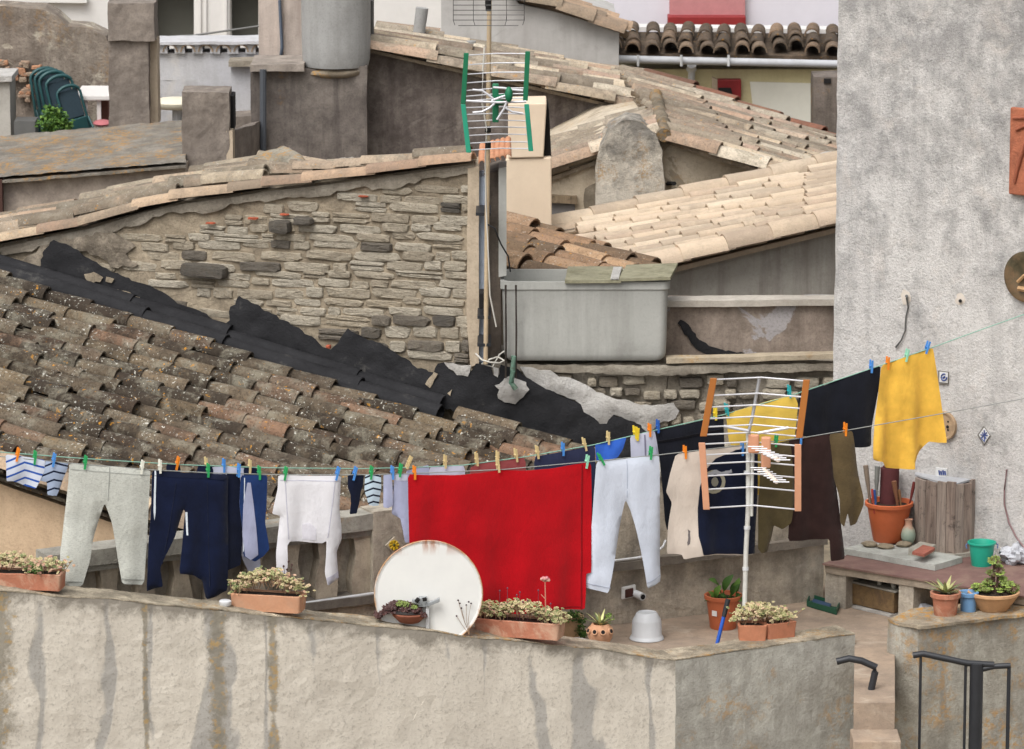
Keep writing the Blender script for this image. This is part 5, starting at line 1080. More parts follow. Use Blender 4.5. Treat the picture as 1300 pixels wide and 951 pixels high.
# rusty dish
Mdish, nt_, b_ = newmat('rust_edged_enamel'); _v = ocoord(nt_); sx = nd(nt_, 'ShaderNodeSeparateXYZ', None, {0: _v})
rad = nd(nt_, 'ShaderNodeVectorMath', {'operation': 'LENGTH'}, {0: nd(nt_, 'ShaderNodeVectorMath', {'operation': 'MULTIPLY'}, {0: _v, 1: (1,0,1)}).outputs[0]}).outputs['Value']
rr_ = mth(nt_, 'ADD', rad, mth(nt_, 'MULTIPLY', mth(nt_, 'SUBTRACT', noise(nt_, _v, 14, 6, .7), .5), .035)); rust = ramp(nt_, rr_, [(.324, 0.0), (.338, 1.0)])
topm = mth(nt_, 'MULTIPLY', ramp(nt_, sx.outputs[2], [(.235, 0.0), (.325, 1.0)]), ramp(nt_, noise(nt_, ocoord(nt_, (14,14,3)), 1, 4), [(.42, 0.0), (.56, 1.0)]))
o_ = mix(nt_, ramp(nt_, noise(nt_, _v, 4, 5), [(.3, 0.0), (.7, 1.0)]), c(216,216,212), c(206,206,203)); o_ = mix(nt_, rust, o_, c(168,120,66)); o_ = mix(nt_, mth(nt_, 'MULTIPLY', topm, .9), o_, c(150,84,36))
lnk(nt_, o_, b_.inputs['Base Color']); b_.inputs['Roughness'].default_value = .5
dc = Pp(544, 754, Vf, -.085); Rd = 69.5*sp(dc.y)*1.01
t = thing('satellite_dish', 'large round white satellite dish with a rusty rim leaning in front of the red towel', 'satellite dish', dc)
prof = [(Rd, .0), (Rd*1.004, .008), (Rd*.99, .012)]+[(Rd*r_, .012-.065*(1-r_*r_)) for r_ in (.93,.8,.65,.5,.35,.2,.08)]+[(0,-.053)]
Md = Matrix.Rotation(R(2), 3, 'Z') @ Matrix.Rotation(R(85), 3, 'X')
m = MB(); m.lathe(dc, prof, 64, M=Md); ob = m.build('reflector', Mdish, t, smooth=40)
sol = ob.modifiers.new('thick', 'SOLIDIFY'); sol.thickness = .006
m = MB(); q = dc+V((-.015,-.02,-.04)); m.obox(q+V((-.085,-.05,.0)), V((.06,0,-.02)), V((0,.03,0)), V((0,0,.022))); m.obox(q+V((.0,-.05,-.03)), V((.085,0,.035)), V((0,.03,0)), V((0,0,.024))); m.obox(q+V((-.045,-.04,-.03)), V((.05,0,0)), V((0,.05,0)), V((0,0,.06))); m.build('feed_bracket', plain('grey_bracket', c(150,154,156), .1, .4), t, bevel=.004)
m = MB(); m.tube([q+V((-.06,-.06,.01)), q+V((-.045,-.065,.03))], .013, 8); m.tube([q+V((-.02,-.07,.025)), q+V((.005,-.07,.03))], .012, 8); m.build('dark_caps', M_black, t)
m = MB(); m.obox(q+V((.0,-.035,-.2)), V((.02,0,0)), V((0,.03,0)), V((0,0,.17))); m.build('feed_arm', M_pipe, t, bevel=.003)
t = thing('dead_plant', 'wisp of dry thin stems rising in front of the right side of the dish', 'plant', Pz(590,806,zf(590))); m = MB(); q = Pz(592,806,zf(590)+.01)
for dx, h_ in ((-.05,.22),(-.03,.17),(.0,.19),(.03,.2),(-.06,.12)): m.tube([q+V((.02,0,0)), q+V((dx*.4,0,h_*.5)), q+V((dx,0,h_))], .0014, 4)
m.build('stems', M_stem, t); m = MB(); [m.ell(q+V((dx,0,h_)), .006, .005, .006, 6, 4) for dx, h_ in ((-.05,.22),(-.03,.17),(.0,.19),(.03,.2),(-.06,.12),(-.04,.2),(.015,.21))]; m.build('seed_heads', plain('dark_seed2', c(66,50,54), .2, .9), t)
# pots near the corner
t = pot('flower_pot', 'beige pot of trailing greenery half hidden behind the stonecrop under the red towel', 'potted plant', 724, 806, .06, .085, .075, .13, plain('beige_clay', c(186,156,120), .12, .85, 14, .2))
m = MB(); q = Pz(727,806,.06); [leafball(m, q+V((dx,-.07,dz)), .035, .03, 60, .02, 0, .7) for dx, dz in ((-.02,.13),(.03,.14),(.06,.1),(.05,.04),(.07,.02),(0,.15))]; m.build('foliage', M_leaf, t, clean=False)
m = MB(); q = Pz(728,818,.085); m.lathe(q, [(.09,0),(.115,.006),(.118,.014),(.1,.02),(0,.014)], 30); tag(m.build('white_plate', M_pipe, smooth=50), 'white plate lying upside down on the parapet left of the holed pot', 'plate')
t = thing('strawberry_pot', 'round clay pot with holes in its shoulder holding a small striped agave', 'potted plant', Pz(762,819,.07)); q = Pz(762,819,.07)
m = MB(); m.lathe(q, [(.045,0),(.05,.004),(.075,.05),(.084,.085),(.078,.115),(.06,.13),(.055,.14),(.046,.14),(.045,.12),(0,.118)], 32); m.build('pot', plain('pinkish_clay', c(198,150,116), .12, .85, 14, .2), t, smooth=50)
m = MB(); m2 = MB()
for a in (-150, -115, -80, -40): d = V((math.cos(R(a)), math.sin(R(a)), .35)).normalized(); p = q+V((math.cos(R(a))*.066, math.sin(R(a))*.066, .098)); m.tube([p, p+d*.025], [.022,.02], 12); m2.tube([p+d*.0255, p+d*.027], .013, 10)
m.build('pocket', plain('pinkish_clay2', c(204,158,124), .12, .85, 14, .2), t, smooth=50); m2.build('pocket_hole', M_black, t)
def blade(mb, base, d, L, w, col, bend=.3, seg=6):
    d = d.normalized(); s_ = d.cross(V((0,0,1))).normalized(); vs = []; p = base.copy(); dd = d.copy()
    for i in range(seg+1):
        k = i/seg; ww = w*(1-k**1.8)*(1 if k else .8)+.0005; nn = s_.cross(dd).normalized(); vs += [p-s_*ww, p-nn*ww*.35, p+s_*ww, p+nn*ww*.05]; p = p+dd*L/seg; dd = (dd+V((0,0,-bend/seg))).normalized()
    fs_ = [(i*4+k, i*4+(k+1) % 4, (i+1)*4+(k+1) % 4, (i+1)*4+k) for i in range(seg) for k in range(4)]; mb.add(vs, fs_+[(0,1,2,3)], col)
def agave(par, q, n, L, w, cols, up=1.0):
    m = MB()
    for i in range(n): a = i*2.4; k = i/n; blade(m, q, V((math.cos(a), math.sin(a)*.8, up*(.35+1.2*k))), L*random.uniform(.75, 1.1), w, (random.random(), 0, 0), .5)
    m.build('leaves', tintmat('agave_leaf', cols, .5, .35), par, smooth=50)
agave(t, q+V((0,0,.13)), 16, .12, .011, [c(90,104,72), c(128,140,92), c(206,206,140), c(78,84,74)])
m = MB(); leafball(m, q+V((.06,.03,.17)), .03, .03, 50, .02, .4, 1); m.build('clover_leaves', M_leaf, t, clean=False)
t = thing('washing_up_bowl', 'upturned pale grey plastic bowl on the terrace corner', 'bowl', Pz(821,812,.0)); q = Pz(821,811,.0)
m = MB(); m.lathe(q, [(.108,0),(.112,.004),(.108,.014),(.103,.02),(.097,.03),(.094,.12),(.09,.132),(.078,.152),(.068,.172),(.06,.178),(.055,.17),(0,.168)], 40); m.build('bowl', plain('pale_grey_plastic', c(196,198,200), .04, .45, 5, .02, .4), t, smooth=30)
t = pot('flower_pot', 'tall orange plastic pot with a leafy green plant beside the antenna pole', 'potted plant', 918, 797, 0, .124, .086, .225, plain('brown_orange_plastic', c(184,100,64), .06, .55, 6, .04, .4, dirt=.3, dirtcol=c(140,84,60)))
q = Pz(918,797,0); m = MB()
def leaf(mb, p0, p1, w, col, cup=.2):
    d = p1-p0; s_ = d.cross(V((0,-.6,.8))).normalized(); n_ = s_.cross(d).normalized(); vs = []
    for i in range(7): k = i/6; ww = w*math.sin(math.pi*min(1, k*.93+.05))**.7; p = p0+d*k+n_*math.sin(k*math.pi)*d.length*.15; vs += [p-s_*ww+n_*ww*cup, p, p+s_*ww+n_*ww*cup]
    mb.add(vs, [(i*3+k, i*3+k+1, i*3+k+4, i*3+k+3) for i in range(6) for k in (0, 1)], col)
for (sx0, sz, ex, ez, w_) in ((-.04,.32,-.1,.34,.022),(.0,.28,.06,.37,.03),(.05,.25,.11,.33,.03),(-.05,.24,-.02,.3,.025),(.06,.22,.12,.2,.03),(.02,.22,-.03,.24,.02),(-.06,.22,-.1,.26,.02),(.08,.27,.1,.35,.022)):
    leaf(m, q+V((sx0,-.04,sz-.02)), q+V((ex,-.07,ez)), w_, (random.uniform(.2,.7),0,0))
m.build('broad_leaves', M_leaf, t, smooth=60, clean=False)
for a, b in ((-.04,.31),(0,.27),(.05,.24),(-.05,.23),(.06,.21),(.08,.26)): m = MB(); m.tube([q+V((0,0,.19)), q+V((a*.5,-.02,b*.8)), q+V((a,-.04,b))], .004, 6); m.build('stem', M_leaf, t)
m = MB(); [leafball(m, q+V((dx,-.03,.2+dz)), .04, .02, 60, .022, .1, .6) for dx, dz in ((-.08,.0),(.0,0),(.07,.0),(.11,.01),(-.03,.01))]; m.build('foliage', M_leaf, t, clean=False)
m = MB(); an = R(-128); p = q+V((math.cos(an)*.1,math.sin(an)*.1,.1)); tg = V((-math.sin(an), math.cos(an), 0)); m.obox(p-V((0,.012,0))-tg*.02, tg*.04, V((0,.003,0)), V((0,0,.035))); m.build('price_label', M_white, t)
t = thing('broom_handle', 'short blue stick with a black grip leaning in front of the tall orange pot', 'stick', Pz(910,819,.02)); a, b = Pz(910,819,.02), None; b = a+V((.072,.05,.29)); g_ = a+(b-a)*.62
m = MB(); m.tube([a, g_], .0125, 10); m.build('shaft', plain('blue_paint', c(32,84,178), .06, .4, 8, .02, .5), t, smooth=50); m = MB(); m.tube([g_, b], [.0155,.017], 10); m.build('grip', plain('black_rubber', c(38,40,44), .1, .6), t, smooth=50)
# pots on the side wall
t = pot('flower_pot', 'salt-stained terracotta pot with a small agave on the side wall', 'potted plant', 1200, 781, zS+.02, .098, .072, .155, M_terra2, rimh=.035); q = Pz(1200,781,zS+.02)
agave(t, q+V((0,0,.14)), 18, .15, .016, [c(96,108,80), c(128,146,96), c(176,176,118), c(70,70,66)], .8)
t = pot('blue_pot', 'small pale blue plastic pot tucked between two terracotta pots', 'pot', 1229, 776, zS+.02, .065, .05, .13, plain('pale_blue_plastic', c(112,154,196), .08, .4, 5, .02, .4))
t = thing('flower_bowl', 'wide tan terracotta bowl of green and red succulents on the side wall', 'potted plant', Pz(1261,776,zS+.02)); q = Pz(1261,774,zS+.02)
m = MB(); m.lathe(q, [(.09,0),(.095,.006),(.14,.07),(.16,.1),(.168,.106),(.168,.122),(.16,.126),(.15,.12),(.14,.1),(0,.098)], 44); m.build('bowl', plain('tan_clay', c(196,154,114), .12, .8, 12, .2), t, smooth=40); m = MB(); m.lathe(q, [(.145,.108),(.06,.115),(0,.116)], 24); m.build('soil', M_soil, t)
m = MB(); [rosette(m, q+V((random.uniform(-.13,.13), random.uniform(-.1,.1), .12+random.uniform(0,.04))), random.uniform(.02,.034), 7, random.uniform(.55,1), lift=.6) for _ in range(46)]
for dx, h_ in ((.0,.32),(.03,.26),(-.01,.24),(.09,.16),(.12,.14),(.06,.19),(-.03,.17)): [rosette(m, q+V((dx+random.uniform(-.02,.02), random.uniform(-.03,.03), h_+random.uniform(-.02,.02))), .034, 8, random.uniform(.4,.95), V((0,-.5,1)).normalized(), .7) for _ in range(5)]
m.build('rosettes', M_aeo, t, clean=False); M_bst = plain('brown_stem', c(84,64,52), .2, .9)
for dx, h_ in ((.0,.32),(.03,.26),(-.01,.24),(.09,.16),(.12,.14),(.06,.19)): m = MB(); m.tube([q+V((dx*.5,0,.1)), q+V((dx,0,h_))], .009, 6); m.build('stem', M_bst, t)
# handrails
M_rail = plain('black_rail', c(40,42,46), .12, .45, 10, .1, .5)
pr_ = (V((0,28.35,0)), V((0,-1,0)))
t = thing('handrail', 'bent black metal handrail end left of the stair gap', 'handrail', Pp(1104,951,pr_)); m = MB(); m.tube([Pp(1062,840,pr_), Pp(1078,836,pr_), Pp(1094,839,pr_), Pp(1112,847,pr_), Pp(1111,853,pr_), Pp(1105,880,pr_)], .022, 10); m.build('rail', M_rail, t, smooth=60); m = MB(); m.tube([Pp(1105,878,pr_), Pp(1100,1010,pr_)], .018, 8); m.build('post', M_rail, t, smooth=60)
t = thing('handrail', 'black metal handrail with a thick bracket post right of the stair gap', 'handrail', Pp(1240,951,pr_)); m = MB(); m.tube([Pp(1159,832,pr_), Pp(1172,830,pr_), Pp(1228,842,pr_), Pp(1262,844,pr_)], .02, 10); m.tube([Pp(1240,851,pr_), Pp(1262,846,pr_), Pp(1283,845,pr_)], .018, 10); m.build('rail', M_rail, t, smooth=60)
m = MB(); q = Pp(1240,842,pr_); m.tube([q, V((q.x,q.y,q.z-.9))], [.042,.042], 12); m.build('bracket_post', M_rail, t, smooth=50)
for x, y, r_ in ((1169,834,.009),(1226,842,.009),(1281,848,.012)): m = MB(); q = Pp(x, y, pr_); m.tube([q, V((q.x,q.y,q.z-.9))], r_, 8); m.build('post', M_rail, t, smooth=60)
# ================================================================== ANTENNAS
M_rod = plain('bright_rod', c(208,208,212), .04, .35, 20, .02, .6, .3)
def panel(par, pl, TL, TR, BL, BR, rods, rr, mb, barmat, bw, bow=.0, boff=0, TRb=None):
    """two side bars and the cross rods of a reflector; bow pushes the middle back"""
    mid = None
    for (a, b) in ((TL, BL), (TR, BR)):
        m = MB(); p, q = Pp(*a, pl, boff), Pp(*b, pl, boff); p2 = p+V((0,0,.01)); q2 = q-V((0,0,.01)); wv = V((bw,0,0))
        m.obox(q2-wv/2-V((0,.008,0)), wv, V((0,.016,0)), p2-q2); m.build('side_bar', barmat, par, bevel=.003)
    for r_ in rods:
        a = (TL[0]+(BL[0]-TL[0])*r_, TL[1]+(BL[1]-TL[1])*r_); b = (TR[0]+(BR[0]-TR[0])*r_, TR[1]+(BR[1]-TR[1])*r_)
        p, q = Pp(*a, pl, boff), Pp(*b, pl, boff); md = (p+q)/2-pl[1]*(-bow); mb.tube([p, md, q], rr, 6)
mast = thing('antenna_mast', 'tall cream metal mast strapped to the stone gable corner', 'mast', P(617,462,33.05))
m = MB(); m.tube([P(616.5,462,33.05), P(618,300,33.02), P(620,120,33.0), P(622,-60,33.0)], .0165, 12); m.build('pole', plain('cream_pole', c(196,176,146), .15, .5, 8, .1, dirt=.4, dirtcol=c(150,120,90)), mast, smooth=60)
for y, x0 in ((274,604),(405,606),(440,606)): m = MB(); a = P(x0, y, 33.03); b = P(623, y, 33.03); m.obox(a, b-a, V((0,.35,0)), V((0,0,.022))); m.build('wall_bracket', M_rail, mast)
m = MB(); a = P(608,392,33.1); m.obox(a, V((.05,0,0)), V((0,.2,0)), V((0,0,.11))); m.build('junction_box', M_black, mast, bevel=.004)
for y in (186, 165, 5): m = MB(); m.tube([P(619.5,y+3,32.995), P(619.6,y-5,32.995)], .022, 10); m.build('clamp', M_black, mast)
m = MB(); m.tube([P(615,60,32.97), P(613,90,32.96), P(612,130,32.96), P(618,165,32.98), P(616,200,33.0), P(617,260,33.0), P(619,300,33.0), P(622,375,33.0), P(630,415,33.0)], .006, 6); tag(m.build('antenna_cable', M_cable_w, smooth=60), 'white coax cable running down beside the cream mast', 'cable')
m = MB(); m.tube([P(619,285,33.0), P(628,290,33.0), P(636,310,33.1), P(645,325,33.2), P(648,345,33.22)], .006, 6); tag(m.build('loose_cable', M_cable_b, smooth=60), 'thin black cable looping from the mast over to the tank', 'cable')
m = MB(); m.tube([P(604,449,33.1), P(612,457,33.0), P(622,460,32.98), P(634,461,33.0), P(640,458,33.05), P(632,453,33.1), P(622,456,33.05), P(612,462,33.05), P(625,466,33.1), P(634,450,33.15), P(640,446,33.2)], .006, 6); tag(m.build('coiled_cable', M_cable_w, smooth=60), 'loose coil of white cable at the foot of the mast', 'cable')
ga = thing('tv_antenna', 'green ended television antenna with two grid reflector wings on the cream mast', 'antenna', P(619,130,32.8))
plg = (P(620,130,32.8), V((0,-1,0))); M_gr1 = plain('deep_green_plastic', c(22,108,74), .06, .5, 5, .02, .4); M_gr2 = plain('mid_green_plastic', c(44,150,120), .06, .5, 5, .02, .4)
m = MB()
panel(ga, plg, (592,69), (670,67), (588,130), (667,126), [.02,.22,.42,.6,.76,.88,.98], .0045, m, M_gr1, .034, bow=-.06)
panel(ga, plg, (588,134), (668.5,134), (595,192), (674,190), [.05,.2,.35,.5,.66,.83,.98], .0045, m, M_gr2, .034, bow=-.06)
m.build('reflector_rods', M_rod, ga, smooth=60)
m = MB(); q = P(629,130,32.72); m.obox(q+V((-.022,-.02,-.14)), V((.045,0,0)), V((0,.06,0)), V((0,0,.27))); m.build('mount_plate', M_gr1, ga, bevel=.008)
m = MB(); q = P(646,120,32.6); m.tube([P(628,124,32.75), q], .014, 8); m.ell(q, .028, .03, .055, 12, 8); m.ell(P(634,130,32.68), .05, .02, .02, 10, 6); m.build('dipole_box', M_gr1, ga, smooth=60)
m = MB()
for pts in ([(600,114),(612,115),(622,122),(628,127)], [(600,143),(612,142),(622,137),(628,131)], [(592,128),(610,129),(632,130),(668,129)], [(664,115),(650,114),(640,112),(626,111)], [(664,144),(650,142),(640,136)], [(624,128),(634,124),(646,120)], [(646,122),(640,138),(631,152)]):
    m.tube([P(x, y, 32.62) for x, y in pts], .0085, 8)
m.build('dipole_whiskers', M_rod, ga, smooth=60)
ma = thing('mesh_antenna', 'grey wire mesh grid antenna cut off by the top edge above the green one', 'antenna', P(620,10,32.9))
m = MB(); bowf = lambda x: -.10*(1-((x-620)/46)**2)
for y in (-40,-30,-20,-10,0,6.5,13,19,25.5,32.5):
    in_ = 0 if y < 26 else (2 if y < 30 else 7); m.tube([P(x, y, 32.7-bowf(x)) for x in [575+in_+(90-2*in_)*k/8 for k in range(9)]], .0028, 5)
for x in (575.5, 601, 643, 665.5): m.tube([P(x+(2 if x < 620 else -2)*(y > 26), y, 32.7-bowf(x)) for y in (-40, 0, 26, 32)], .0028, 5)
m.build('wire_mesh', M_wire, ma, smooth=60); m = MB(); m.tube([P(620,14,32.85), P(620,-6,32.85)], .02, 8); m.build('mount', M_black, ma)
# orange antenna on the terrace pole
po = thing('antenna_pole', 'white twin tube pole rising from behind the brick-red troughs', 'pole', Pz(943,822,0)); b0 = Pz(944,822,0)
plo = (b0, V((0,-1,0))); pt_ = lambda x, y, o=0: Pp(x, y, plo, o)
m = MB(); m.tube([b0, pt_(947,700), pt_(950,640), pt_(950,545)], .0155, 12); m.tube([pt_(954,655,.0), pt_(955,600,.0), pt_(956,560)], .011, 8); m.build('pole', plain('white_pole', c(206,206,200), .08, .4, 10, .05, .5, dirt=.35, dirtcol=c(150,146,136)), po, smooth=60)
for y in (670, 722, 600): m = MB(); m.tube([pt_(948.5 if y < 700 else 946.5, y+2), pt_(948.5 if y < 700 else 946.5, y-2)], .021, 10); m.build('joint_ring', M_pipe, po, smooth=60)
oa = thing('tv_antenna', 'orange ended television antenna with two rod reflector wings on the white terrace pole', 'antenna', pt_(952,560))
M_or1 = plain('amber_plastic', c(168,104,48), .08, .5, 5, .02, .4); M_or2 = plain('peach_plastic', c(204,148,116), .06, .5, 5, .02, .4)
plo2 = (b0, V((-.12,-1,0)).normalized()); m = MB()
panel(oa, plo2, (906,482), (1024,484), (893,552), (1014.5,554), [0,.29,.5,.71,.86,1], .0052, m, M_or1, .042, bow=-.1, boff=.12); panel(oa, plo2, (891,564), (1013,566), (897,645), (1013,647), [0,.17,.31,.5,.71,1], .0052, m, M_or2, .042, bow=-.1, boff=.12)
m.build('reflector_rods', M_rod, oa, smooth=60)
m = MB(); m.tube([pt_(950,550,.03), pt_(955,530,.02), pt_(964,481,.0)], .011, 8); m.build('spine', M_alu, oa, smooth=60)
m = MB(); m.tube([pt_(919,541,.15), pt_(950,547,.14)], .01, 8); m.tube([pt_(962,550,.15), pt_(1001,543,.16)], .01, 8); m.build('bow_tie_arms', M_rod, oa, smooth=60)
m = MB(); q = pt_(973,575,.2); m.obox(q+V((-.032,0,-.1)), V((.06,0,.0)), V((0,.04,0)), V((0,0,.2))); m.obox(pt_(950,562,.12)+V((0,0,-.07)), V((.07,0,0)), V((0,.03,0)), V((0,0,.12))); m.build('dipole_housing', M_or2, oa, bevel=.01)
m = MB(); m.tube([pt_(970,575,.24), pt_(988,584,.5)], .015, 8); m.tube([pt_(970,596,.24), pt_(986,612,.5)], .013, 8); m.build('booms', plain('pale_boom', c(222,204,190), .05, .5), oa, smooth=60)
for (x0, y0, x1, y1) in ((958,567,996,584), (962,594,994,612)):
    m = MB()
    for i in range(8):
        k = i/7; x, y = x0+(x1-x0)*k*.9, y0+(y1-y0)*k; m.tube([pt_(x-9, y, .22+.28*k), pt_(x+11, y, .22+.28*k)], .0042, 5)
    m.build('director_rods', M_rod, oa, smooth=60)

# ================================================================== WASHING LINES
l1 = [(-60,575),(0,579.5),(88,588),(190,596.5),(270,600.5),(345,602.5),(433,603),(480,602.5),(517,601.5),(640,596),(750,586),(837,577.5),(941,565.5),(1018,556),(1080,545.5),(1180,528),(1300,506),(1368,493)]
l2 = [(-60,569),(0,574),(89,581),(180,587),(240,590.5),(340,594),(460,595),(527,593.5),(590,590.5),(667,580),(755,564.5),(831,546.5),(917,527),(1008,501),(1118,464),(1184,441),(1250,417),(1298,400),(1330,388)]
y1 = lambda x: edgept(l1, x); y2 = lambda x: edgept(l2, x)
m = MB(); m.tube([Pp(x, y, V1) for x, y in l1], .0032, 6); tag(m.build('washing_line', plain('grey_line', c(142,144,140), .05, .6), smooth=60), 'nearer lower washing line that carries the red towel', 'washing line')
m = MB(); m.tube([Pp(x, y, V2) for x, y in l2], .0034, 6); tag(m.build('washing_line', plain('green_line', c(128,170,152), .05, .6), smooth=60), 'farther pale green washing line that rises to the yellow cloth', 'washing line')
class Cloth:
    def __init__(s, plane, poly, amp=.02, puff=.008, off=0, seed=0, freq=1.0):
        s.pl, s.poly, s.amp, s.puff, s.off = plane, poly, amp, puff, off; r = random.Random(seed*13+5); s.ph = [r.uniform(0, 6.28) for _ in range(5)]; s.fr = freq
        s.y0 = min(p[1] for p in poly); s.h = max(p[1] for p in poly)-s.y0
    def disp(s, x, y):
        t = (y-s.y0)/max(1, s.h); u = x/200.0*s.fr
        f = .55*math.sin(u*24+s.ph[0]+.9*math.sin(t*2.6+s.ph[1]))+.3*math.sin(u*47+s.ph[2]+1.3*t)+.25*math.sin(u*9+s.ph[3]+2*t)
        f = abs(f)**.8*(1 if f > 0 else -1)
        return s.amp*(.18+.95*min(1, t*1.15))*f+mn.noise(V((x*.03, y*.022, s.ph[4])))*s.amp*.9*min(1, .15+t)
    def body(s, step=6.5):
        pts, tris, m = cdt(s.poly, step); f, b = [], []; n = s.pl[1]
        for i, (x, y) in enumerate(pts):
            e = 0 if i < m else min(1, edist(s.poly, x, y)/9); q = Pp(x, y, s.pl); d = s.disp(x, y)+s.off; th = .0016+s.puff*e
            f.append(q+n*(d+th)); b.append(q+n*(d-th))
        k = len(pts); mb = MB(); mb.add(f+b, tris+[tuple(i+k for i in reversed(t)) for t in tris]+[(i, (i+1) % m, (i+1) % m+k, i+k) for i in range(m)]); return mb
    def patch(s, poly, extra=.003, step=4):
        pts, tris, m = cdt(poly, step); f, b = [], []; n = s.pl[1]
        for (x, y) in pts:
            e = min(1, edist(s.poly, x, y)/9) if inside(s.poly, x, y) else 0; q = Pp(x, y, s.pl); d = s.disp(x, y)+s.off+.0016+s.puff*e
            f.append(q+n*(d+extra)); b.append(q+n*(d+.0004))
        k = len(pts); mb = MB(); mb.add(f+b, tris+[tuple(i+k for i in reversed(t)) for t in tris]+[(i, (i+1) % m, (i+1) % m+k, i+k) for i in range(m)]); return mb
def curve(poly, n=3):
    """round the outline a little (Chaikin on side edges)"""
    out = []; k = len(poly)
    for i in range(k):
        a, b, c_ = poly[i-1], poly[i], poly[(i+1) % k]
        f = .22; out.append((b[0]+(a[0]-b[0])*f*.4, b[1]+(a[1]-b[1])*f*.4)); out.append((b[0]+(c_[0]-b[0])*f*.4, b[1]+(c_[1]-b[1])*f*.4))
    return out
def hang(name, lab, cat, plane, poly, mat, patches=(), grp=None, **kw):
    step = kw.pop('step', 6.5); poly = curve(poly); cl = Cloth(plane, poly, **kw)
    xm = sum(p[0] for p in poly)/len(poly); org = Pp(xm, cl.y0, plane)
    if not patches:
        o = cl.body(step).build(name, mat, origin=org, smooth=70); tag(o, lab, cat, grp); return cl
    t = thing(name, lab, cat, org, grp); cl.body(step).build('cloth', mat, t, smooth=70)
    for (nm, pl_, mt, ex) in patches:
        if nm: cl.patch(pl_, ex).build(nm, mt, t, smooth=70)
    return cl
# ---- fabrics
f_grey = fabric('heather_knit', c(196,198,190), .08, knit=.55); f_navy = fabric('navy_jersey', c(17,25,50), .2); f_navy2 = fabric('dark_navy_jersey', c(18,24,44), .2); f_blue = fabric('blue_jersey', c(30,52,98), .15)
f_white = fabric('white_cotton', c(220,219,223), .04); f_white2 = fabric('bluish_white_cotton', c(200,207,220), .04); f_red = fabric('red_towelling', c(174,11,23), .05, knit=.0); f_lav = fabric('lavender_cotton', c(160,164,190), .08); f_lav2 = fabric('pale_lavender_cotton', c(184,186,202), .07)
f_beige = fabric('beige_cotton', c(204,192,180), .05); f_black = fabric('black_cotton', c(24,26,34), .2); f_brown = fabric('dark_brown_knit', c(50,34,32), .2); f_olive = fabric('olive_wool', c(94,80,56), .15, knit=.4); f_must = fabric('mustard_olive_knit', c(86,76,52), .15, knit=.3)
f_yel = fabric('golden_cotton', c(228,180,74), .12); f_yel2 = fabric('yellow_cotton', c(220,186,84), .06); f_royal = fabric('royal_blue_cotton', c(52,96,186), .12); f_dusty = fabric('dusty_red_cotton', c(140,70,70), .12)
f_st1 = fabric('blue_striped_cotton', c(206,212,226), .05, stripes=(c(40,84,170), .048, .26, .1, .0)); f_st2 = fabric('navy_striped_grey', c(158,172,196), .06, stripes=(c(22,30,52), .052, .22, .3, .0)); f_st3 = fabric('navy_striped_pale', c(190,208,222), .05, stripes=(c(24,30,48), .043, .27, .1, .0)); f_trim = fabric('pale_trim', c(206,214,222), .04)
sd_ = iter(range(1, 99)); f_wseam = fabric('white_seam_cotton', c(188,187,200), .03)
def H(*a, **k): k['seed'] = next(sd_); return hang(*a, **k)
# ---- near line, left to right
H('striped_shirt', 'small white top with blue stripes at the left end of the near line', 'baby clothes', V1, [(7,577),(32,580),(57,584),(56,598),(52,606),(45,620),(34,618),(25,614),(17,611),(8.5,611),(8,596)], f_st1, amp=.012, step=4)
H('striped_sock', 'pale blue-grey sock with dark stripes next to the blue striped top', 'sock', V1, [(58,585),(72,587),(87,588),(85,597),(81,606),(77,618),(71,630),(66,629),(60,628),(59.5,612),(50,610),(54,596)], f_st2, amp=.008, step=4)
cg1 = H('leggings', 'light grey heather knitted leggings', 'leggings', V1, [(88,588),(139,592),(191,596.5),(190,620),(189,640),(187,690),(183,743),(155,741),(151,718),(142,664),(134,641),(132,641),(118,683),(113.5,711),(104,744),(80,743.5),(76,709),(84,640),(87,610)], f_grey, [('ankle_seam', [(81,737),(104,738),(104,739.5),(81,738.5)], fabric('grey_seam', c(150,152,146)), .002), ('ankle_seam', [(154,734),(183.5,736),(183.5,737.5),(154,735.5)], fabric('grey_seam', c(150,152,146)), .002), ('centre_seam', [(138.4,593),(139.6,593),(137.2,636),(136,636)], fabric('grey_seam', c(150,152,146)), .0015), ('waistband_stitch', [(89,595),(190,603),(190,604),(89,596)], fabric('grey_seam', c(160,162,156)), .0015)], amp=.014, puff=.009)
H('track_trousers', 'navy blue track trousers with a thin white side stripe', 'trousers', V1, [(193,597),(216,599),(247,601),(290,602),(289,640),(290,700),(290,750),(276,757),(262,761),(258,738),(245,730),(227,728),(232,680),(235,650),(233,646),(222,680),(210,706),(204,722),(207,745),(196,748),(186,751),(188,690),(192,640)], f_navy, [('side_stripe', [(196,597.5),(198,597.5),(197,650),(195.5,660),(194.5,650)], f_trim, .002), ('side_stripe', [(235,650),(237.5,650),(238,679),(236,679)], f_trim, .002), ('waistband', [(194,597.5),(289.5,603),(289.5,609),(194,604)], f_navy2, .002), ('leg_seam', [(262,612),(263,612),(266,745),(265,745)], f_navy2, .002), ('leg_seam', [(222,612),(223,612),(207,716),(206,716)], f_navy2, .002)], amp=.02, puff=.015)
H('dark_trousers', 'nearly black trousers hanging just right of the navy track trousers', 'trousers', V1, [(288,602.5),(306,603),(309,640),(310,680),(308,719),(299,723),(288,726),(287,680)], f_navy2, amp=.02, off=-.03)
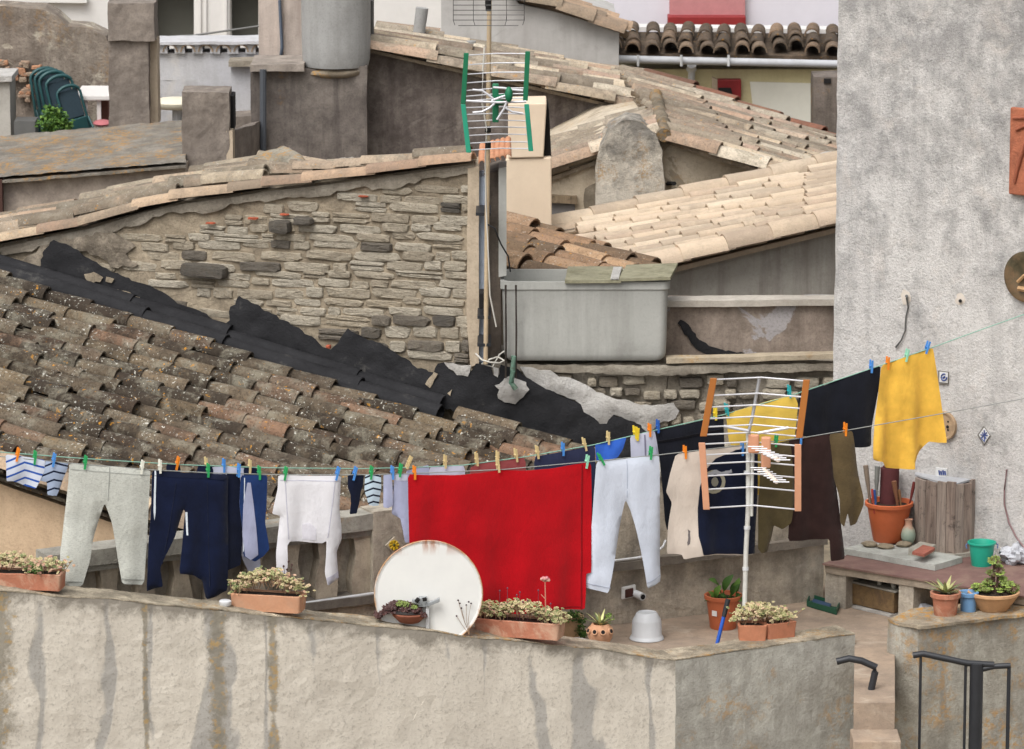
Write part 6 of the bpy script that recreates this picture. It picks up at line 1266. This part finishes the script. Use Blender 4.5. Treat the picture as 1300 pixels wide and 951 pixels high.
H('blue_jacket', 'blue child jacket hanging open over a pale lining', 'jacket', V1, [(305,603),(322,603),(339,603),(338,640),(336,662),(341,696),(334,706),(324,713),(316,710),(309,706),(307,670),(303,640)], f_blue, [('pale_lining', [(313,612),(317,612),(321,640),(324,668),(327,704),(318,711),(311,706),(307,680),(308,640)], f_lav, .003), ('zip', [(309,606),(310,606),(309,700),(308,700)], f_trim, .002)], amp=.015, off=.012)
H('long_sleeved_shirt', 'white long sleeved shirt hanging upside down with arms dangling', 'shirt', V1, [(353.5,603),(390,604),(433,604),(432,625),(431,648),(434,668),(434.5,685),(427.6,701),(429,716),(431,735),(415,743),(411.5,727),(413,705),(413.5,686),(408,689),(390,688),(367.5,687),(364,692),(364.5,710),(364,733.6),(351,727),(350,703.5),(353,680),(356,655),(346,652.6),(349,637),(352.5,622.5)], f_white, [('hem_band', [(383,666),(392,663),(400,670),(400,685),(384,685)], fabric('white_cotton_sheer', c(216,214,222)), .003), ('hem_stitch', [(355,609),(432,610),(432,611),(355,610)], f_wseam, .0012), ('side_seam', [(361,612),(362,612),(366,684),(365,684)], f_wseam, .0012), ('side_seam', [(424,612),(425,612),(415,682),(414,682)], f_wseam, .0012), ('cuff', [(351.5,722),(364,728),(364,733),(351.5,727)], f_wseam, .0012), ('cuff', [(412,728),(430,718),(431,735),(415,742.5)][:0] or [(413,733),(430.5,726),(431,734),(415,742)], f_wseam, .0012)], amp=.02, puff=.009)
H('navy_sock', 'single long navy sock left of the striped sock', 'sock', V1, [(441.6,603),(462,603),(461,615),(458.5,623),(456,640),(453,652),(444,653),(445.5,640),(445,628),(441.6,618.7)], f_navy2, amp=.006, step=4)
H('striped_sock', 'pale sock with four navy stripes between the navy sock and lavender shorts', 'sock', V1, [(463.6,602.5),(483.5,602.5),(484,619),(482.5,630),(481,642),(474,642.5),(468,641),(465,630),(462.5,623)], f_st3, amp=.005, step=4)
H('lavender_shorts', 'small plain lavender garment next to the striped sock', 'clothes', V1, [(487,602.5),(497,602.5),(498,620),(498,642),(492,644.5),(486.5,644),(487,620)], f_lav, amp=.01, step=4)
H('lavender_shirt', 'lavender-grey top tucked against the left edge of the red towel', 'clothes', V1, [(501,602),(517.6,602),(518,640),(519,670),(518.5,688),(513,688),(510,670),(508,658),(498,653),(499.5,630)], f_lav, [('pale_band', [(502,602.5),(517,602.5),(517,610),(502,610)], f_lav2, .002)], amp=.015, step=5)
H('red_towel', 'large bright red towel', 'towel', V1, [(517.6,602),(545,603.4),(580,603),(610,600.5),(634,597),(665,597.5),(700,595),(725,590.5),(750,586.5),(751,640),(749.5,726),(743.5,728),(743,750),(741.5,774),(700,775),(640,781),(580,786),(520,790),(519,740),(518,660)], f_red, [('side_hem', [(738,590),(740,590),(739,774),(737,774)], fabric('red_hem', c(130,8,18)), .002), ('bottom_hem', [(524,784),(640,776),(738,770),(738,771.3),(640,777.5),(524,785.5)], fabric('red_hem', c(130,8,18)), .002)], amp=.024, puff=.004, freq=.6)
H('white_leggings', 'bluish white leggings right of the red towel', 'leggings', V1, [(757,586),(780,584),(800,581.5),(836.7,578),(838,600),(838,636),(839,680),(841,739),(832,743),(821,746.5),(815,710),(806,669),(801,650),(796,637),(794,637),(790,656),(787,671),(779,710),(770.7,752),(757,749),(742.6,746),(746,715),(749,692),(753,631)], f_white2, [('centre_seam', [(795,584),(796,584),(796.6,632),(795.4,632)], fabric('white_seam', c(172,180,196)), .0015), ('ankle_seam', [(744,740),(773,745),(773,746),(744,741)], fabric('white_seam', c(172,180,196)), .0015), ('ankle_seam', [(820,739),(841,731),(841,732),(820,740)], fabric('white_seam', c(172,180,196)), .0015)], amp=.024, puff=.009)
H('t_shirt', 'beige t-shirt with a dark navy front panel and a pale round print', 't-shirt', V1, [(858.7,576.5),(900,571),(941,566.5),(962,564),(962,620),(959,704),(930,705),(892,704.5),(868,710),(865.6,704),(846,703),(848,670),(854,639),(845.4,624),(850,606)], f_beige,
  [('navy_panel', [(934,571),(962,567),(962,620),(958.5,703),(891,703.5),(885.5,680),(885,645),(887,618),(893,598),(908,582)], f_navy2, .005),
   ('round_print', [(905+15*math.cos(a), 611+15*math.sin(a)) for a in [i*.35 for i in range(18)]], fabric('print_cream', c(150,146,128)), .0066), ('round_print_field', [(905.5+10*math.cos(a), 611+10.5*math.sin(a)) for a in [i*.35 for i in range(18)]], f_navy2, .0078),
   ('round_print_heart', [(906+5*math.cos(a), 611+6*math.sin(a)) for a in [i*.6 for i in range(10)]], fabric('print_cream2', c(130,128,116)), .009),
   ('scrawl_print', jag([(897,600),(905,596),(915,599),(927,595),(928,599),(916,603),(905,601),(898,604)], 1.2, 3), fabric('print_grey', c(156,158,164)), .0095), ('hem_print', jag([(873,672),(876,674),(875,690),(872,692)], .8, 3), fabric('print_dark', c(110,104,104)), .002)], amp=.016, off=0)
H('olive_trousers', 'mustard olive knitted trousers behind the orange ended antenna', 'trousers', V1, [(968,564),(1003,560),(1007,600),(1008,630),(1003,662),(993,672),(984,668),(981,684),(974,700),(966,702),(961,696),(963,640)], f_must, amp=.024)
H('brown_cardigan', 'very dark brown cardigan hanging low over the bench end', 'cardigan', V1, [(1000,559.5),(1020,557),(1057,550.5),(1060,600),(1067,663),(1072,709),(1063,711),(1054,712),(1051.5,683),(1030,686),(1000,687),(1003,640),(1004,600)], f_brown, amp=.026, puff=.009)
H('olive_jumper', 'olive brown wool jumper with a twisted sleeve beside the dark brown cardigan', 'jumper', V1, [(1052,551),(1067,549),(1081,546.5),(1086,575),(1089,600),(1094,636),(1088,666),(1078,667),(1074,650),(1070,668),(1064,662),(1063,630),(1057,600)], f_olive, amp=.03, puff=.009, off=.012, freq=1.6)
# ---- far line
H('navy_bib', 'small navy item mostly hidden behind the navy track trousers', 'clothes', V2, [(211,588),(229,590),(230,640),(212,640)], f_navy2, amp=.008)
H('navy_jumper', 'navy jumper on the far line behind the track trousers top edge', 'jumper', V2, [(250,590),(273,592),(272,660),(252,660)], f_navy, amp=.01)
H('pale_shirt', 'pale lavender shirt on the far line whose tail shows below the blue jacket', 'shirt', V2, [(268,593),(290,592),(311,593),(315,640),(322,690),(330,708),(331,728),(319,733),(309,712),(300,680),(285,650),(270,630)], f_lav2, amp=.02)
H('navy_shorts', 'navy garment on the far line peeping above the blue jacket', 'clothes', V2, [(309,593),(327,594.5),(332,640),(331,690),(316,690),(312,640)], f_navy, amp=.012)
H('lavender_vest', 'pale lavender vest on the far line just left of centre behind the towel corner', 'vest', V2, [(515,598),(528,595),(545,590),(546,640),(518,640)], f_lav, amp=.015)
H('lavender_shirt', 'lavender shirt peeping over the red towel on the far line', 'shirt', V2, [(545,592),(570,592),(590,591),(591,650),(546,650)], f_lav2, amp=.012)
H('dusty_red_cloth', 'dusty dark red cloth peeping over the red towel', 'cloth', V2, [(597,594),(612,588),(640,585),(667,580.5),(668,650),(600,650)], f_dusty, amp=.012)
H('dark_blue_cloth', 'dark slate blue cloth between the dusty red cloth and the royal blue one', 'cloth', V2, [(678,580),(700,576),(728,571),(755,565),(756,620),(755,665),(750,690),(680,660)], fabric('slate_blue_cotton', c(44,48,72), .15), amp=.014)
H('royal_blue_cloth', 'royal blue cloth crumpled on the far line above the white leggings', 'cloth', V2, [(755,564.5),(775,560),(795,555),(790,570),(783,580),(770,584),(757,586)], f_royal, amp=.02, step=4)
H('pale_vest', 'pale lavender and white striped vest next to the long black garment', 'vest', V2, [(800,554),(815,550),(831,547),(834,562),(837,580),(838,620),(803,622),(801,580)], f_lav2, [('grey_stripe', [(817,552),(819,551.5),(820,620),(818,620)], fabric('grey_tape', c(120,118,136)), .002)], amp=.012)
H('black_trousers', 'long black trousers on the far line behind the beige t-shirt', 'trousers', V2, [(832,547),(860,541),(890,534),(918,527),(920,580),(918,640),(880,650),(862,660),(847,674),(844,660),(841,620),(838,585)], f_black, [('waist_fold', [(834,560),(870,553),(917,544),(917,546.5),(870,556),(835,563)], fabric('black_seam', c(12,12,18)), .003)], amp=.016)
H('yellow_sheet', 'folded bright yellow cloth behind the orange ended antenna', 'cloth', V2, [(922,525),(950,517),(980,508),(1008,501),(1013,513),(1011,535),(1008,557),(985,562),(966,566),(966,628),(957,628),(952,590),(948,566),(926,565)], f_yel2, amp=.014, puff=.006)
H('black_sheet', 'wide black cloth left of the hanging yellow cloth', 'cloth', V2, [(1014,499),(1050,488),(1085,475.5),(1118,464),(1117,490),(1112,520),(1107.5,545),(1107,567),(1085,568),(1050,560),(1017,553)], f_black, amp=.02, puff=.006)
H('yellow_dress', 'golden yellow cloth with deep vertical folds at the right end of the far line', 'cloth', V2, [(1118,464),(1150,453),(1184,441),(1187,460),(1190,478),(1195,520),(1200,561),(1190,562),(1180,561),(1170,573),(1160,586),(1160,595),(1142,596),(1126.5,595),(1120,586),(1107,583),(1107,560),(1109,536),(1114,500)], f_yel, amp=.032, puff=.006, freq=1.25)

# ---- pegs
def peg_mesh(name, mat):
    m = MB()
    for s_ in (-1, 1):
        y = s_*.0125
        m.prism([V((-.0065, y, -.042)), V((.0065, y, -.042)), V((.0068, y, 0)), V((.0055, y+s_*.004, .042)), V((-.0055, y+s_*.004, .042)), V((-.0068, y, 0))], (0, s_*.006, 0))
    m.tube([V((-.0085,-.017,.004)), V((-.0085,.017,.004))], .0028, 6); m.tube([V((.0085,-.017,.004)), V((.0085,.017,.004))], .0028, 6); m.tube([V((-.009,0,.004)), V((.009,0,.004))], .0042, 8)
    return m.build(name, mat, origin=(0,0,0))
PC = {'green': c(44,160,92), 'blue': c(76,142,214), 'orange': c(238,138,36), 'wooden': c(212,190,138), 'yellow': c(232,204,52), 'white': c(226,226,214), 'teal': c(46,164,168), 'mint': c(150,212,182), 'dark blue': c(44,96,178)}
proto = {}
def peg(x, y, lean, colr, where, plane):
    if colr not in proto: o = proto[colr] = peg_mesh('clothes_peg', plain('peg_'+colr.replace(' ', '_'), PC[colr], .07, .5))
    else: o = proto[colr].copy(); COL.objects.link(o)
    o.location = Pp(x, y, plane, .004); o.rotation_euler = (0, R(lean), math.atan2(plane[1].x, -plane[1].y)); s_ = 1.0; o.scale = (s_, 1, s_)
    tag(o, colr+' clothes peg '+where, 'clothes peg', 'clothes pegs on the two washing lines')
for a in ((22,577,14,'orange','on the left shoulder of the blue striped baby top'),(44,581,8,'green','on the right shoulder of the blue striped baby top'),(68,584,12,'blue','on the grey striped sock at the far left'),(108,587,10,'green','on the waist of the grey heather leggings'),(180,593,12,'white','on the right waist corner of the grey heather leggings'),(203,592,2,'white','on the left waist corner of the navy track trousers'),
          (264,597,3,'green','on the right waist corner of the navy track trousers'),(303,597,4,'blue','at the left shoulder of the blue child jacket'),(329,600,0,'green','at the right shoulder of the blue child jacket'),(362,601,12,'green','on the left corner of the white long sleeved shirt'),(428,601,16,'blue','on the right corner of the white long sleeved shirt'),(450,601,16,'blue','on the single navy sock'),(471,600,8,'green','on the pale sock with four navy stripes'),(498,600,0,'blue','between the lavender shorts and lavender top'),
          (508,597,10,'green','on the lavender top beside the red towel'),(526,600,0,'orange','on the upper left corner of the red towel'),(632,591,-6,'wooden','on the top edge of the red towel, middle'),(745,586,10,'mint','on the upper right corner of the red towel'),(763,583,-26,'green','on the left waist of the white leggings'),(826,575,6,'green','on the right waist of the white leggings'),(869.5,574,-2,'orange','on the shoulder of the beige t-shirt'),(942,570,0,'blue','on the neck of the t-shirt close to the antenna pole'),(985,559,8,'green','on the mustard olive trousers'),(1016,556,4,'blue','between olive trousers and brown cardigan'),(1073,545,2,'orange','on the olive brown wool jumper')):
    peg(*a, V1)
for a in ((225,588,14,'orange','above the navy track trousers on the far line'),(262,589,-6,'wooden','on the navy jumper of the far line'),(284,591,2,'blue','on the pale lavender shirt of the far line'),(317,592,4,'wooden','on the navy garment above the blue jacket'),(519,587,24,'wooden','leaning on the lavender vest of the far line'),(565,586,2,'wooden','on the lavender shirt peeping over the red towel'),(605,583,-4,'wooden','on the left of the dusty red cloth'),(655,578,-6,'wooden','on the right of the dusty red cloth'),(631.5,581,0,'wooden','on the middle of the dusty red cloth'),(682,574,-6,'wooden','on the left of the slate blue cloth'),(714.5,570,0,'blue','on the middle of the slate blue cloth'),
          (742,564,-12,'wooden','on the right of the slate blue cloth'),(772,556,0,'wooden','on the royal blue cloth'),(806,549,-6,'yellow','on the left of the pale striped vest'),(809,551,4,'yellow','second of the two on the pale striped vest'),(824.5,546,0,'orange','on the right of the pale striped vest'),(835,541,0,'dark blue','on the left end of the long black trousers'),(908,525,0,'yellow','on the right end of the long black trousers'),(922.5,520,-10,'teal','on the left corner of the folded yellow cloth'),(1002,497,-4,'teal','on the right corner of the folded yellow cloth'),
          (1106,465,3,'blue','on the wide black cloth near its right corner'),(1127,461,2,'orange','on the left corner of the golden yellow cloth'),(1151,451,12,'mint','on the middle of the golden yellow cloth'),(1177,441,18,'blue','on the right corner of the golden yellow cloth')):
    peg(*a, V2)
# ================================================================== CAMERA, LIGHT, RENDER
cam = bpy.data.cameras.new('camera'); co = bpy.data.objects.new('camera', cam); COL.objects.link(co)
co.location = CAM; co.rotation_euler = (math.pi/2-TILT, 0, 0); cam.sensor_width = 36; cam.lens = F_PX/1300*36; cam.clip_end = 3000; cam.clip_start = .5
cam.dof.use_dof = True; cam.dof.focus_distance = 31.5; cam.dof.aperture_fstop = 9
sc.camera = co
w = bpy.data.worlds.new('World'); sc.world = w; w.use_nodes = True; nt = w.node_tree; bg = nt.nodes['Background']
SUN_EL, SUN_AZ = 55, -30            # azimuth measured from the view axis (negative = left), light comes from behind-left of the viewer
sd = V((math.sin(R(SUN_AZ))*math.cos(R(SUN_EL)), -math.cos(R(SUN_AZ))*math.cos(R(SUN_EL)), math.sin(R(SUN_EL))))
sky = nd(nt, 'ShaderNodeTexSky', {'sky_type': 'NISHITA', 'sun_disc': False, 'sun_elevation': R(SUN_EL), 'sun_rotation': math.atan2(sd.x, sd.y), 'air_density': 1.0, 'dust_density': 6.0, 'ozone_density': 1.0})
hs = nd(nt, 'ShaderNodeHueSaturation', None, {'Saturation': .22, 'Color': sky.outputs[0]})
lnk(nt, hs.outputs[0], bg.inputs['Color']); bg.inputs['Strength'].default_value = .15
L = bpy.data.lights.new('sun', 'SUN'); L.energy = .8; L.angle = R(35); L.color = (1, .975, .945)
lo = bpy.data.objects.new('sun', L); COL.objects.link(lo); lo.rotation_euler = (-sd).to_track_quat('-Z', 'Y').to_euler()
vs_ = sc.view_settings; vs_.view_transform = 'Standard'; vs_.look = 'None'; vs_.gamma = 1; vs_.exposure = .42; vs_.use_curve_mapping = False
sc.render.engine = 'CYCLES'; sc.cycles.max_bounces = 6
